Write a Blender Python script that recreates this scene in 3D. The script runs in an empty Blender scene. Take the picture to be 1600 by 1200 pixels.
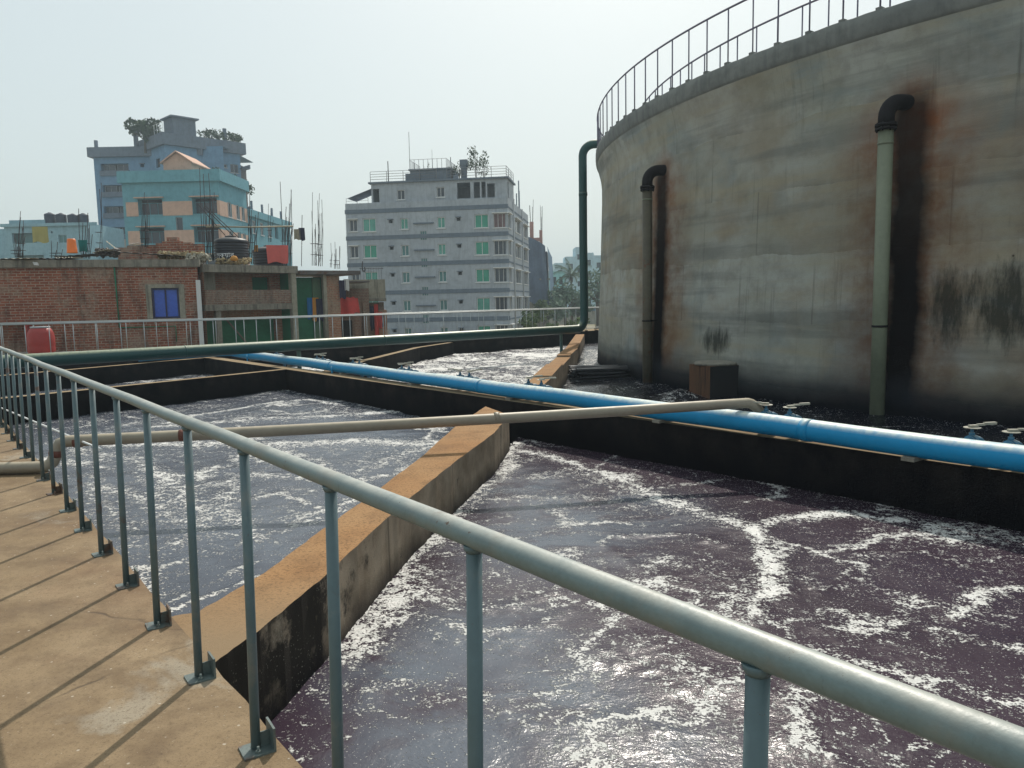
import bpy, bmesh, math, random
from math import sin, cos, pi, radians, sqrt, atan2
from mathutils import Vector, Matrix, noise
SC = bpy.context.scene
COL = SC.collection
# ------------------------------------------------------------------ camera
HC, PITCH, ROLL, FPX = 1.55, radians(6.2), radians(1.15), 1200.0
cd = bpy.data.cameras.new("camera"); cam = bpy.data.objects.new("camera", cd); COL.objects.link(cam)
cd.sensor_width = 36; cd.lens = FPX / 1600 * 36; cd.clip_start = .05; cd.clip_end = 4000
cam.matrix_world = Matrix.Translation((0, 0, HC)) @ Matrix.Rotation(pi/2 - PITCH, 4, 'X') @ Matrix.Rotation(-ROLL, 4, 'Z')
SC.camera = cam
# ------------------------------------------------------------------ sky, sun, exposure
SUN_EL, SUN_AZ = radians(48), radians(12)      # azimuth clockwise from +Y
w = bpy.data.worlds.new("World"); SC.world = w; w.use_nodes = True
nt = w.node_tree; bg = nt.nodes["Background"]
sk = nt.nodes.new("ShaderNodeTexSky"); sk.sky_type = 'NISHITA'; sk.sun_disc = False
sk.sun_elevation = SUN_EL; sk.sun_rotation = SUN_AZ; sk.air_density = 1.2; sk.dust_density = 5; sk.ozone_density = 2
mx = nt.nodes.new("ShaderNodeMix"); mx.data_type = 'RGBA'; mx.inputs[0].default_value = .66
mx.inputs[7].default_value = (8.1, 9.2, 9.1, 1)   # thin high overcast veil
nt.links.new(sk.outputs[0], mx.inputs[6]); nt.links.new(mx.outputs[2], bg.inputs[0]); bg.inputs[1].default_value = .1
sl = bpy.data.lights.new("sun", 'SUN'); sl.energy = 4.0; sl.angle = radians(.55); sl.color = (1, .94, .84)
so = bpy.data.objects.new("sun", sl); COL.objects.link(so)
sd = Vector((sin(SUN_AZ)*cos(SUN_EL), cos(SUN_AZ)*cos(SUN_EL), sin(SUN_EL)))
so.rotation_euler = sd.to_track_quat('Z', 'Y').to_euler(); so.location = (0, 0, 30)
vs = SC.view_settings; vs.view_transform = 'Standard'; vs.look = 'None'; vs.exposure = 0; vs.gamma = 1
SC.render.engine = 'CYCLES'; cy = SC.cycles
cy.use_denoising = True; cy.max_bounces = 6; cy.volume_bounces = 0; cy.sample_clamp_indirect = 6
cy.diffuse_bounces = 3; cy.glossy_bounces = 3; cy.transmission_bounces = 4; cy.caustics_reflective = False; cy.caustics_refractive = False
# ------------------------------------------------------------------ helpers
V = Vector
def lin(r, g, b):
    f = lambda c: (c/12.92 if c <= .04045 else ((c+.055)/1.055)**2.4)
    return (f(r/255), f(g/255), f(b/255), 1)
_fw = V((0, cos(PITCH), -sin(PITCH))); _r0 = V((1, 0, 0)); _u0 = _r0.cross(_fw)
_rt = cos(ROLL)*_r0 - sin(ROLL)*_u0; _up = sin(ROLL)*_r0 + cos(ROLL)*_u0
def ray(x, y): return _fw + _rt*((x-800)/FPX) - _up*((y-600)/FPX)
def gz(x, y, z):                       # surveyed point at height z
    d = ray(x, y); return V((0, 0, HC)) + d*((z-HC)/d.z)
def gy(x, y, Y):                       # surveyed point at distance Y
    d = ray(x, y); return V((0, 0, HC)) + d*(Y/d.y)
def tag(o, label=None, cat=None, group=None, kind=None):
    if label: o['label'] = label
    if cat: o['category'] = cat
    if group: o['group'] = group
    if kind: o['kind'] = kind
    return o
def thing(name, label, cat, loc=(0, 0, 0), rz=0, group=None):
    o = bpy.data.objects.new(name, None); COL.objects.link(o); o.location = loc; o.rotation_euler = (0, 0, rz)
    o.empty_display_size = .2
    return tag(o, label, cat, group)
def dup(root, loc=None, rz=None, label=None, group=None):
    r = root.copy(); COL.objects.link(r)
    if loc is not None: r.location = loc
    if rz is not None: r.rotation_euler = (0, 0, rz)
    if label: r['label'] = label
    if group: r['group'] = group
    for ch in list(root.children):
        c = ch.copy(); COL.objects.link(c); c.parent = r
        for g in list(ch.children):
            d = g.copy(); COL.objects.link(d); d.parent = c
    return r
class MB:
    def __init__(s): s.v = []; s.f = []; s.sm = []; s.mi = []; s.cur = 0
    def add(s, vs, fs, smooth=False):
        b = len(s.v); s.v += [tuple(v) for v in vs]
        for f in fs: s.f.append([b+i for i in f]); s.sm.append(smooth); s.mi.append(s.cur)
    def box(s, x0, x1, y0, y1, z0, z1, M=None):
        vs = [V((x, y, z)) for z in (z0, z1) for y in (y0, y1) for x in (x0, x1)]
        if M: vs = [M @ v for v in vs]
        s.add(vs, [(0, 2, 3, 1), (4, 5, 7, 6), (0, 1, 5, 4), (2, 6, 7, 3), (0, 4, 6, 2), (1, 3, 7, 5)]); return s
    def cbox(s, c, d, rz=0, M=None):
        T = Matrix.Translation(c) @ Matrix.Rotation(rz, 4, 'Z') @ (M or Matrix())
        return s.box(-d[0]/2, d[0]/2, -d[1]/2, d[1]/2, -d[2]/2, d[2]/2, T)
    def prism(s, poly, z0, z1):        # polygon counter-clockwise seen from above; z0, z1 numbers or lists
        n = len(poly); A = z0 if isinstance(z0, (list, tuple)) else [z0]*n; B = z1 if isinstance(z1, (list, tuple)) else [z1]*n
        vs = [(p[0], p[1], a) for p, a in zip(poly, A)] + [(p[0], p[1], b) for p, b in zip(poly, B)]
        s.add(vs, [tuple(range(n-1, -1, -1)), tuple(range(n, 2*n))] + [(i, (i+1) % n, n+(i+1) % n, n+i) for i in range(n)]); return s
    def tube(s, pts, r, n=12, caps=True, smooth=True):
        pts = [V(p) for p in pts]; R = r if isinstance(r, (list, tuple)) else [r]*len(pts)
        t = (pts[1]-pts[0]).normalized(); a = t.orthogonal().normalized()
        if abs(t.z) < .9: a = (V((0, 0, 1)) - t*t.z).normalized()
        vs = []
        for i, p in enumerate(pts):
            if i == 0: d = pts[1]-p
            elif i == len(pts)-1: d = p-pts[i-1]
            else: d = (pts[i+1]-p).normalized() + (p-pts[i-1]).normalized()
            d = d.normalized(); a = (a - d*a.dot(d)).normalized(); b = d.cross(a)
            vs += [p + (a*cos(2*pi*k/n) + b*sin(2*pi*k/n))*R[i] for k in range(n)]
        fs = [(i*n+k, i*n+(k+1) % n, (i+1)*n+(k+1) % n, (i+1)*n+k) for i in range(len(pts)-1) for k in range(n)]
        s.add(vs, fs, smooth)
        if caps:
            b = len(s.v)-len(vs)
            s.f.append([b+k for k in range(n-1, -1, -1)]); s.f.append([b+len(vs)-n+k for k in range(n)]); s.sm += [False]*2; s.mi += [s.cur]*2
        return s
    def lathe(s, prof, n=24, c=(0, 0, 0), smooth=True):
        c = V(c); vs = [c + V((r*cos(2*pi*k/n), r*sin(2*pi*k/n), z)) for r, z in prof for k in range(n)]
        fs = [(i*n+k, i*n+(k+1) % n, (i+1)*n+(k+1) % n, (i+1)*n+k) for i in range(len(prof)-1) for k in range(n)]
        s.add(vs, fs, smooth); return s
    def quad(s, a, b, c, d): s.add([a, b, c, d], [(0, 1, 2, 3)]); return s
    def panel(s, o, d, n, W, z0, z1, holes=(), t=.25):
        """wall face of width W from o along unit d, outward normal n, with real openings (u0,u1,z0,z1) and reveals t deep"""
        o, d, n = V(o), V(d), V(n); us = sorted({0, W} | {u for h in holes for u in h[:2]}); zs = sorted({z0, z1} | {z for h in holes for z in h[2:]})
        inh = lambda u, z: any(h[0] < u < h[1] and h[2] < z < h[3] for h in holes)
        P = lambda u, z, k=0: o + d*u + V((0, 0, z)) - n*k
        flip = d.cross(V((0, 0, 1))).dot(n) < 0
        def q(*p): s.add(p[::-1] if flip else p, [(0, 1, 2, 3)])
        for i in range(len(us)-1):
            for j in range(len(zs)-1):
                a, b, c, e = us[i], us[i+1], zs[j], zs[j+1]
                if not inh((a+b)/2, (c+e)/2): q(P(a, c), P(b, c), P(b, e), P(a, e))
        for a, b, c, e in holes:
            q(P(a, c), P(b, c), P(b, c, t), P(a, c, t)); q(P(a, e, t), P(b, e, t), P(b, e), P(a, e))
            q(P(a, c), P(a, c, t), P(a, e, t), P(a, e)); q(P(b, c, t), P(b, c), P(b, e), P(b, e, t))
        return s
    def build(s, name, mat, parent=None, origin=None, label=None):
        """origin: world point that becomes the object's origin (vertices given in world space)"""
        me = bpy.data.meshes.new(name)
        if parent is not None and origin == 'world':
            L = Matrix.Translation(parent.location) @ Matrix.Rotation(parent.rotation_euler[2], 4, 'Z'); Li = L.inverted()
            vs = [tuple(Li @ V(v)) for v in s.v]; loc = None
        elif origin is not None and origin != 'world':
            og = V(origin); vs = [tuple(V(v)-og) for v in s.v]; loc = og
        else: vs = s.v; loc = None
        me.from_pydata(vs, [], s.f)
        for m in (mat if isinstance(mat, (list, tuple)) else [mat]): me.materials.append(m)
        me.polygons.foreach_set('use_smooth', s.sm); me.polygons.foreach_set('material_index', s.mi); me.update()
        o = bpy.data.objects.new(name, me); COL.objects.link(o)
        if loc is not None: o.location = loc
        if parent is not None: o.parent = parent
        if label: o['label'] = label
        return o
    def solo(s, name, mat, label, cat, group=None, kind=None):
        xs, ys, zs = zip(*s.v); og = ((min(xs)+max(xs))/2, (min(ys)+max(ys))/2, min(zs))
        return tag(s.build(name, mat, None, og), label, cat, group, kind)
# ------------------------------------------------------------------ materials
class NT:
    def __init__(s, name):
        m = bpy.data.materials.new(name); m.use_nodes = True; s.m = m; s.t = m.node_tree; s.b = s.t.nodes["Principled BSDF"]; s.tc = None
    def n(s, typ, **k):
        o = s.t.nodes.new("ShaderNode"+typ)
        for a, b in k.items(): setattr(o, a, b)
        return o
    def l(s, a, b): s.t.links.new(a, b)
    def co(s, kind='Object'):
        if not s.tc: s.tc = s.n("TexCoord")
        return s.tc.outputs[kind]
    def put(s, sock, x):
        if hasattr(x, 'is_linked') or hasattr(x, 'links'): s.l(x, sock)
        elif isinstance(x, (tuple, list)) and len(x) == 3 and sock.type == 'RGBA': sock.default_value = (*x, 1)
        else: sock.default_value = x
    def math(s, op, a, b=0, c=0, clamp=False):
        o = s.n("Math", operation=op, use_clamp=clamp)
        for i, x in enumerate((a, b, c)): s.put(o.inputs[i], x)
        return o.outputs[0]
    def noise(s, scale, detail=4, rough=.55, vec=None, dist=0, sc=None):
        o = s.n("TexNoise"); o.inputs['Scale'].default_value = scale; o.inputs['Detail'].default_value = detail; o.inputs['Roughness'].default_value = rough; o.inputs['Distortion'].default_value = dist
        v = vec if vec is not None else s.co()
        if sc: v = s.scale(v, sc)
        s.l(v, o.inputs['Vector']); return o.outputs['Fac']
    def scale(s, v, sc):
        m = s.n("Mapping"); m.inputs['Scale'].default_value = sc; s.l(v, m.inputs['Vector']); return m.outputs[0]
    def ramp(s, x, stops):
        o = s.n("ValToRGB"); e = o.color_ramp.elements
        while len(e) < len(stops): e.new(.5)
        for a, (p, c) in zip(e, stops): a.position = p; a.color = c if len(c) == 4 else (*c, 1)
        s.l(x, o.inputs[0]); return o.outputs[0]
    def rng(s, x, a, b, c=0, d=1):
        o = s.n("MapRange"); o.clamp = True
        s.put(o.inputs[0], x)
        for i, k in zip((1, 2, 3, 4), (a, b, c, d)): o.inputs[i].default_value = k
        return o.outputs[0]
    def mix(s, f, a, b, mode='MIX'):
        o = s.n("Mix", data_type='RGBA', blend_type=mode); s.put(o.inputs[0], f); s.put(o.inputs[6], a); s.put(o.inputs[7], b); return o.outputs[2]
    def bump(s, h, strength=.3, dist=.01, prev=None):
        o = s.n("Bump"); o.inputs['Strength'].default_value = strength; o.inputs['Distance'].default_value = dist; s.l(h, o.inputs['Height'])
        if prev: s.l(prev, o.inputs['Normal'])
        return o.outputs[0]
    def done(s, col=None, rough=None, normal=None, metal=None, spec=None):
        for k, x in (('Base Color', col), ('Roughness', rough), ('Normal', normal), ('Metallic', metal), ('Specular IOR Level', spec)):
            if x is not None: s.put(s.b.inputs[k], x)
        return s.m
def wn(s):       # world-space position
    g = s.n("NewGeometry"); return g.outputs['Position']
def paint(name, col, rough=.5, var=.15, scale=3, bump=0, metal=0, dust_highlight=0, dust_highlight_col=(.42, .40, .34), rust=0, spec=.5, chips=0):
    s = NT(name); P = wn(s); a = s.noise(scale, 5, .6, P); b = s.noise(scale*9, 3, .6, P)
    f = s.math('MULTIPLY_ADD', b, .35, s.math('MULTIPLY', a, .65)); k = s.rng(f, .3, .7)
    c = s.mix(k, tuple(x*(1-var) for x in col[:3]), tuple(min(1, x*(1+var)) for x in col[:3]))
    if dust_highlight:  # up-facing tops paled: dust plus sun highlight put into the colour
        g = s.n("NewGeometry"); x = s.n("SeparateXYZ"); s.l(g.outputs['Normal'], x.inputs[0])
        d = s.math('MULTIPLY', s.rng(x.outputs[2], .42, .88), s.rng(s.noise(14, 4, .6, P), .3, .6, .45, 1)); d = s.math('MULTIPLY', d, dust_highlight)
        c = s.mix(d, c, dust_highlight_col)
    if rust:
        r = s.rng(s.noise(5, 6, .7, P), .62-.1*rust, .70-.1*rust); c = s.mix(s.math('MULTIPLY', r, .8), c, (.11, .045, .02))
    if chips:
        k1 = s.rng(s.noise(48, 4, .7, P), .66, .69); k2 = s.rng(s.noise(4, 4, .6, P), .5, .62); kk = s.math('MULTIPLY', s.math('MULTIPLY', k1, k2), chips); c = s.mix(kk, c, (.09, .04, .02))
        sc_ = s.rng(s.noise(1, 5, .7, P, sc=(70, 70, 9)), .62, .7, 0, .35*chips); c = s.mix(sc_, c, tuple(x*.55 for x in col[:3])); sm_ = s.rng(s.noise(6, 5, .7, P), .54, .68, 0, .4*chips); c = s.mix(sm_, c, (.22, .20, .165))
    n = s.bump(f, bump, .01) if bump else None
    return s.done(c, s.rng(f, .3, .7, rough*.85, min(1, rough*1.15)), n, metal, spec)
def concrete(name, c1, c2, dirt=(.05, .045, .04), dirtamt=.5, scale=1.2, grit=.4, streak=.4):
    s = NT(name); P = wn(s); a = s.noise(scale, 6, .6, P); b = s.noise(scale*7, 5, .65, P); g = s.noise(90, 3, .6, P)
    c = s.mix(s.rng(a, .32, .68), c1, c2); c = s.mix(s.rng(b, .45, .7, 0, .5), c, tuple(x*.62 for x in c1[:3]))
    c = s.mix(s.rng(g, .58, .7, 0, grit), c, tuple(x*.45 for x in c1[:3]))
    st = s.noise(1, 5, .65, P, sc=(5, 5, .55)); d = s.math('MULTIPLY', s.rng(st, .48, .66), streak)
    gm = s.n("NewGeometry"); x = s.n("SeparateXYZ"); s.l(gm.outputs['Normal'], x.inputs[0]); side = s.rng(s.math('ABSOLUTE', x.outputs[2]), .2, .8, 1, 0)
    c = s.mix(s.math('MULTIPLY', d, side), c, dirt)
    big = s.rng(s.noise(.9, 6, .7, P), .52, .66, 0, dirtamt); c = s.mix(big, c, tuple(x*.55 for x in c2[:3]))
    h = s.math('MULTIPLY_ADD', g, .5, b)
    return s.done(c, .9, s.bump(h, .5, .012), spec=.2)
M = {}
M['rail'] = paint('rail_paint', (.15, .205, .21), .45, .2, 11, .18, dust_highlight=.7, dust_highlight_col=(.47, .46, .41), rust=-.2, chips=1)
M['post'] = paint('post_paint', (.09, .14, .155), .45, .15, 6, .1, rust=.35, chips=1)
M['bracket'] = paint('bracket_steel', (.10, .13, .125), .55, .35, 12, .2, rust=1.2)
M['galv'] = paint('galvanised_rail', (.34, .38, .40), .4, .15, 3, metal=.3, dust_highlight=.4)
M['blue_pipe'] = paint('blue_pvc', (.008, .25, .50), .45, .10, 2, .08, dust_highlight=1.0, dust_highlight_col=(.64, .68, .62), spec=.25)
M['green_pipe'] = paint('dark_green_pipe', (.005, .055, .055), .4, .2, 1.5, .08, dust_highlight=.75, dust_highlight_col=(.32, .35, .22))
M['tan_pipe'] = paint('tan_pvc', (.25, .215, .165), .5, .15, 3, .08, dust_highlight=.55, dust_highlight_col=(.52, .44, .31))
M['tank_pipe'] = paint('pale_green_pipe', (.175, .195, .135), .55, .2, 1.5, .1)
M['black_iron'] = paint('black_iron', (.012, .011, .013), .75, spec=.2, var=.4, scale=6, bump=.3)
M['valve'] = paint('valve_blue', (.03, .14, .24), .5, .3, 10, .2, dust_highlight=.5)
M['valve_metal'] = paint('valve_lever', (.30, .29, .24), .6, .3, 9, .2, rust=.5)
M['rustband'] = paint('rust_band', (.13, .045, .03), .8, .3, 20, .2)
M['rebar'] = paint('rebar_steel', (.035, .03, .033), .8, .4, 3)
M['dark'] = paint('dark_interior', (.02, .02, .02), .9, .2, 1)  # near black for unlit rooms: shade put into the colour
M['walk'] = None
def walkway_mat():
    s = NT('walkway_concrete'); P = wn(s)
    a = s.noise(.8, 6, .62, P); b = s.noise(4, 6, .65, P); g = s.noise(130, 3, .7, P)
    c = s.mix(s.rng(a, .35, .65), (.20, .138, .076), (.28, .205, .125))
    c = s.mix(s.rng(b, .42, .68, 0, .7), c, (.115, .075, .042))
    pt = s.math('MULTIPLY', s.rng(s.noise(1.15, 6, .6, P, .4), .585, .635), .65); c = s.mix(pt, c, (.31, .275, .215))
    red = s.rng(s.noise(.6, 4, .6, P), .52, .68, 0, .35); c = s.mix(red, c, (.19, .095, .055))
    c = s.mix(s.rng(s.noise(42, 5, .75, P), .54, .66, 0, .6), c, (.10, .068, .04)); c = s.mix(s.rng(s.noise(60, 3, .6, P), .66, .70, 0, .6), c, (.40, .34, .26)); c = s.mix(s.rng(s.noise(1.7, 7, .72, P), .50, .62, 0, .5), c, (.12, .082, .052)); c = s.mix(s.rng(g, .56, .68, 0, .7), c, (.06, .04, .025)); 
    wsp = s.n("TexVoronoi"); wsp.inputs['Scale'].default_value = 14; s.l(P, wsp.inputs['Vector']); c = s.mix(s.rng(wsp.outputs['Distance'], .05, .09, .55, 0), c, (.55, .5, .42))
    ck = s.n("TexVoronoi", feature='DISTANCE_TO_EDGE'); ck.inputs['Scale'].default_value = .5
    wv = s.n("Mix", data_type='VECTOR'); wv.inputs[0].default_value = .16; nz = s.n("TexNoise"); nz.inputs['Scale'].default_value = 2.5; nz.inputs['Detail'].default_value = 7; s.l(P, nz.inputs['Vector'])
    s.l(P, wv.inputs[4]); s.l(nz.outputs['Color'], wv.inputs[5]); s.l(wv.outputs[1], ck.inputs['Vector'])
    cr = s.math('MULTIPLY', s.rng(ck.outputs['Distance'], .001, .005, 1, 0), s.rng(s.noise(.9, 2, .5, P), .55, .62)); c = s.mix(cr, c, (.07, .05, .035))
    h = s.math('MULTIPLY_ADD', g, .5, s.math('SUBTRACT', b, cr))
    return s.done(c, .85, s.bump(h, .45, .01), spec=.25)
M['walk'] = walkway_mat()
def divider_mat():                      # orange sandy top, black-stained concrete side
    s = NT('divider_concrete'); P = wn(s); g = s.noise(120, 3, .7, P); b = s.noise(3, 6, .65, P); a = s.noise(.7, 5, .6, P)
    top = s.mix(s.rng(a, .35, .65), (.31, .165, .070), (.34, .205, .10)); top = s.mix(s.rng(b, .45, .68, 0, .5), top, (.15, .078, .035)); top = s.mix(s.rng(s.noise(48, 5, .75, P), .52, .64, 0, .75), top, (.085, .045, .02)); top = s.mix(s.rng(g, .55, .68, 0, .7), top, (.07, .04, .02)); x = s.n("SeparateXYZ"); s.l(P, x.inputs[0]); top = s.mix(s.rng(s.math('MULTIPLY_ADD', a, .8, x.outputs[1]), 3.9, 4.7, 1, 0), top, (.235, .165, .097))
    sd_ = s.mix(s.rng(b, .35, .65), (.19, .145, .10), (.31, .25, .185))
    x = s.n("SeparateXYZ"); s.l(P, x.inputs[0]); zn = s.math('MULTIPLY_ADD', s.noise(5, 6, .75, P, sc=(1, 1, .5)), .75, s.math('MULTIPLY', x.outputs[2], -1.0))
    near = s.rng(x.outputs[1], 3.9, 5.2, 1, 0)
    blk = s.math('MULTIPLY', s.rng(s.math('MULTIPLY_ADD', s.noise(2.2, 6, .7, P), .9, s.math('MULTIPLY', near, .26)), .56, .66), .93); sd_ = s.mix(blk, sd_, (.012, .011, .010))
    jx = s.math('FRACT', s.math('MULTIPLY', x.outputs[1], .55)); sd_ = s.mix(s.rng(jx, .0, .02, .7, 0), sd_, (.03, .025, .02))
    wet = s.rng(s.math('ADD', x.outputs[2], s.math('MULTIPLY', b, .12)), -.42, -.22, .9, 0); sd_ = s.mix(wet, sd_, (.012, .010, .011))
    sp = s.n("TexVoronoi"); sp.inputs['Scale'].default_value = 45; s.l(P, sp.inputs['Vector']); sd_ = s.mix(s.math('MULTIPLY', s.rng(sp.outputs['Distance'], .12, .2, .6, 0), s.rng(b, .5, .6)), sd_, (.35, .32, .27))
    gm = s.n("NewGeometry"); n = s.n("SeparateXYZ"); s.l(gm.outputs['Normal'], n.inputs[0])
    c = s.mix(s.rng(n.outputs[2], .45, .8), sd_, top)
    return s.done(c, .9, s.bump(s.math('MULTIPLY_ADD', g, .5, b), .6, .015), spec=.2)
M['divider'] = divider_mat()
def parapet_mat():                      # basin walls: dusty top; wet sides near black, shade put into the colour
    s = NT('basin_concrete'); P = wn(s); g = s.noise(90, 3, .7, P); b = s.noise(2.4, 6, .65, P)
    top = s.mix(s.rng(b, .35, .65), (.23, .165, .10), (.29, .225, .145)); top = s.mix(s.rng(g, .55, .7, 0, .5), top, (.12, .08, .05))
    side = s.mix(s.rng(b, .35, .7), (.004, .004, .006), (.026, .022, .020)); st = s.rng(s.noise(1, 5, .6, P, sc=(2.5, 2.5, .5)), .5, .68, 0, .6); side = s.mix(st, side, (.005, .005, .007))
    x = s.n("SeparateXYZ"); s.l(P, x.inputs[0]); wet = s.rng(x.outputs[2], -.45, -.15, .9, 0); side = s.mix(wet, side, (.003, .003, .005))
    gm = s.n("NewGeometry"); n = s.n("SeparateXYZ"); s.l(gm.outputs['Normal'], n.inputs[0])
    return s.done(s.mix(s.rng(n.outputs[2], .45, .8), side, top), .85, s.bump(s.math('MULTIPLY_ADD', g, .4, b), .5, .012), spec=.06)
M['parapet'] = parapet_mat()
TC = V((19.9, 23.5, 0)); TR = 16.97; PIPE_TH = (16.6, 37.7, 47.3)
def tank_mat():
    s = NT('tank_concrete'); P = s.co(); x = s.n("SeparateXYZ"); s.l(P, x.inputs[0])
    th = s.math('ARCTAN2', s.math('MULTIPLY', x.outputs[1], -1), s.math('MULTIPLY', x.outputs[0], -1)); S = s.math('MULTIPLY', th, TR); Z = x.outputs[2]
    cv = s.n("CombineXYZ"); s.l(S, cv.inputs[0]); s.l(Z, cv.inputs[1]); Q = cv.outputs[0]
    a = s.noise(.45, 6, .6, Q); b = s.noise(2.2, 6, .65, Q); g = s.noise(45, 4, .7, Q)
    c = s.mix(s.rng(a, .36, .64), (.31, .31, .26), (.43, .44, .41)); c = s.mix(s.rng(b, .45, .72, 0, .45), c, (.13, .12, .10))
    ol = s.rng(s.noise(.28, 5, .6, Q), .48, .61, 0, .68); c = s.mix(s.math('MULTIPLY', ol, s.rng(Z, 5.2, 3.6, .25, 1)), c, (.29, .20, .115))
    bl = s.rng(s.noise(.5, 4, .5, s.scale(Q, (1, 1, 1)), 1), .55, .65, 0, .4); c = s.mix(bl, c, (.20, .27, .30))
    # pour lifts: wavy horizontal joints, each lift its own tone
    zz = s.math('ADD', s.math('MULTIPLY', Z, .80), s.math('MULTIPLY', s.noise(.55, 5, .6, Q), .34)); fl = s.math('FLOOR', zz); fr = s.math('FRACT', zz)
    wn_ = s.n("TexWhiteNoise", noise_dimensions='1D'); s.l(fl, wn_.inputs['W']); c = s.mix(s.rng(wn_.outputs['Value'], 0, 1, .0, .38), c, (.21, .19, .14))
    j = s.math('MULTIPLY', s.rng(fr, .0, .30, .5, 0), s.rng(s.noise(.6, 5, .65, Q), .42, .62, 0, 1)); c = s.mix(j, c, (.12, .115, .10))
    j2 = s.math('MULTIPLY', s.rng(fr, .86, 1, 0, .4), s.rng(s.noise(.5, 4, .6, Q), .5, .6)); c = s.mix(j2, c, (.30, .26, .16))
    bz = s.noise(1, 5, .6, Q, sc=(.12, 1.5, 1)); c = s.mix(s.rng(bz, .52, .64, 0, .45), c, (.36, .31, .21)); c = s.mix(s.rng(bz, .48, .38, 0, .45), c, (.13, .14, .135))
    # vertical formwork seams and drips
    fs = s.math('FRACT', s.math('ADD', s.math('MULTIPLY', S, .27), s.math('MULTIPLY', s.math('FLOOR', zz), .37))); c = s.mix(s.math('MULTIPLY', s.rng(fs, 0, .012, .6, 0), s.rng(s.noise(.7, 3, .6, Q), .4, .55)), c, (.10, .09, .08))
    dr = s.noise(1, 6, .7, Q, sc=(7, .35, 1)); c = s.mix(s.math('MULTIPLY', s.rng(dr, .55, .70), s.rng(s.noise(.5, 4, .6, Q), .42, .6, .05, .55)), c, (.08, .075, .065))
    dl = s.noise(1, 6, .7, Q, sc=(11, .5, 1)); c = s.mix(s.math('MULTIPLY', s.rng(dl, .6, .7), .25), c, (.33, .31, .26))
    pv = s.n("TexVoronoi"); pv.inputs['Scale'].default_value = 1.3; s.l(Q, pv.inputs['Vector']); c = s.mix(s.rng(pv.outputs['Distance'], .022, .035, .85, 0), c, (.02, .02, .02))
    c = s.mix(s.rng(g, .58, .72, 0, .3), c, (.07, .065, .055))
    # rust and slime running down behind each outlet
    wob = s.math('MULTIPLY', s.math('SUBTRACT', s.noise(1.3, 5, .6, Q, sc=(.5, .8, 1)), .5), .9)
    for th0, zt, amp, off in zip(PIPE_TH, (4.5, 4.7, 4.9), (1, 1, 1), (.10, .24, .2)):
        s0 = radians(th0)*TR
        dx = s.math('ADD', s.math('SUBTRACT', S, s0+off), s.math('MULTIPLY', wob, .45)); ad = s.math('ABSOLUTE', dx)
        below = s.rng(s.math('ADD', Z, s.math('MULTIPLY', wob, .3)), zt-.1, zt+.28, 1, 0)
        core = s.math('MULTIPLY', s.rng(ad, .17, .40, 1, 0), below)
        halo = s.math('MULTIPLY', s.rng(ad, .25, 1.45, 1, 0), s.rng(s.math('ADD', Z, s.math('MULTIPLY', ad, .55)), zt-.2, zt+.65, 1, 0))
        halo = s.math('MULTIPLY', halo, s.rng(b, .3, .62, .35, 1)); core = s.math('MULTIPLY', core, s.rng(Z, 4.4, 1.8, .82, 1))
        c = s.mix(s.math('MULTIPLY', halo, .9*amp), c, s.mix(s.rng(Z, 3.2, 4.6), (.15, .062, .026, 1), (.28, .09, .028, 1))); c = s.mix(s.math('MULTIPLY', core, .99*amp), c, (.005, .004, .005))
    # moss patches low on the right, soot over the pedestal, wet foot with shade put into its colour
    for sc_, zc, rs, rz_ in ((12.15, 1.3, .30, .55), (12.95, 1.35, .45, .55), (13.9, 1.3, .6, .6), (7.3, .62, .42, .24)):
        ex = s.math('POWER', s.math('DIVIDE', s.math('SUBTRACT', S, sc_), rs), 2); ez = s.math('POWER', s.math('DIVIDE', s.math('SUBTRACT', Z, zc), rz_), 2)
        e = s.math('ADD', s.math('ADD', ex, ez), s.math('MULTIPLY', s.math('SUBTRACT', s.noise(3, 7, .75, Q, sc=(2.2, .5, 1)), .5), 5.0)); c = s.mix(s.rng(e, .1, 1.7, .82, 0), c, (.016, .020, .017))
    wet = s.rng(s.math('ADD', Z, s.math('MULTIPLY', s.noise(1.2, 5, .6, Q), .5)), .05, .55, .85, 0); c = s.mix(wet, c, (.028, .033, .042))
    wet_shade = s.rng(s.math('ADD', Z, s.math('MULTIPLY', b, .3)), -.3, .12, .95, 0); c = s.mix(wet_shade, c, (.003, .004, .008))
    h = s.math('ADD', s.math('MULTIPLY', g, .35), s.math('ADD', b, s.math('MULTIPLY', s.rng(fr, 0, .05, -.15, 0), 1)))
    return s.done(c, .88, s.bump(h, .55, .02), spec=.08)
M['tank'] = tank_mat()
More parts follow.
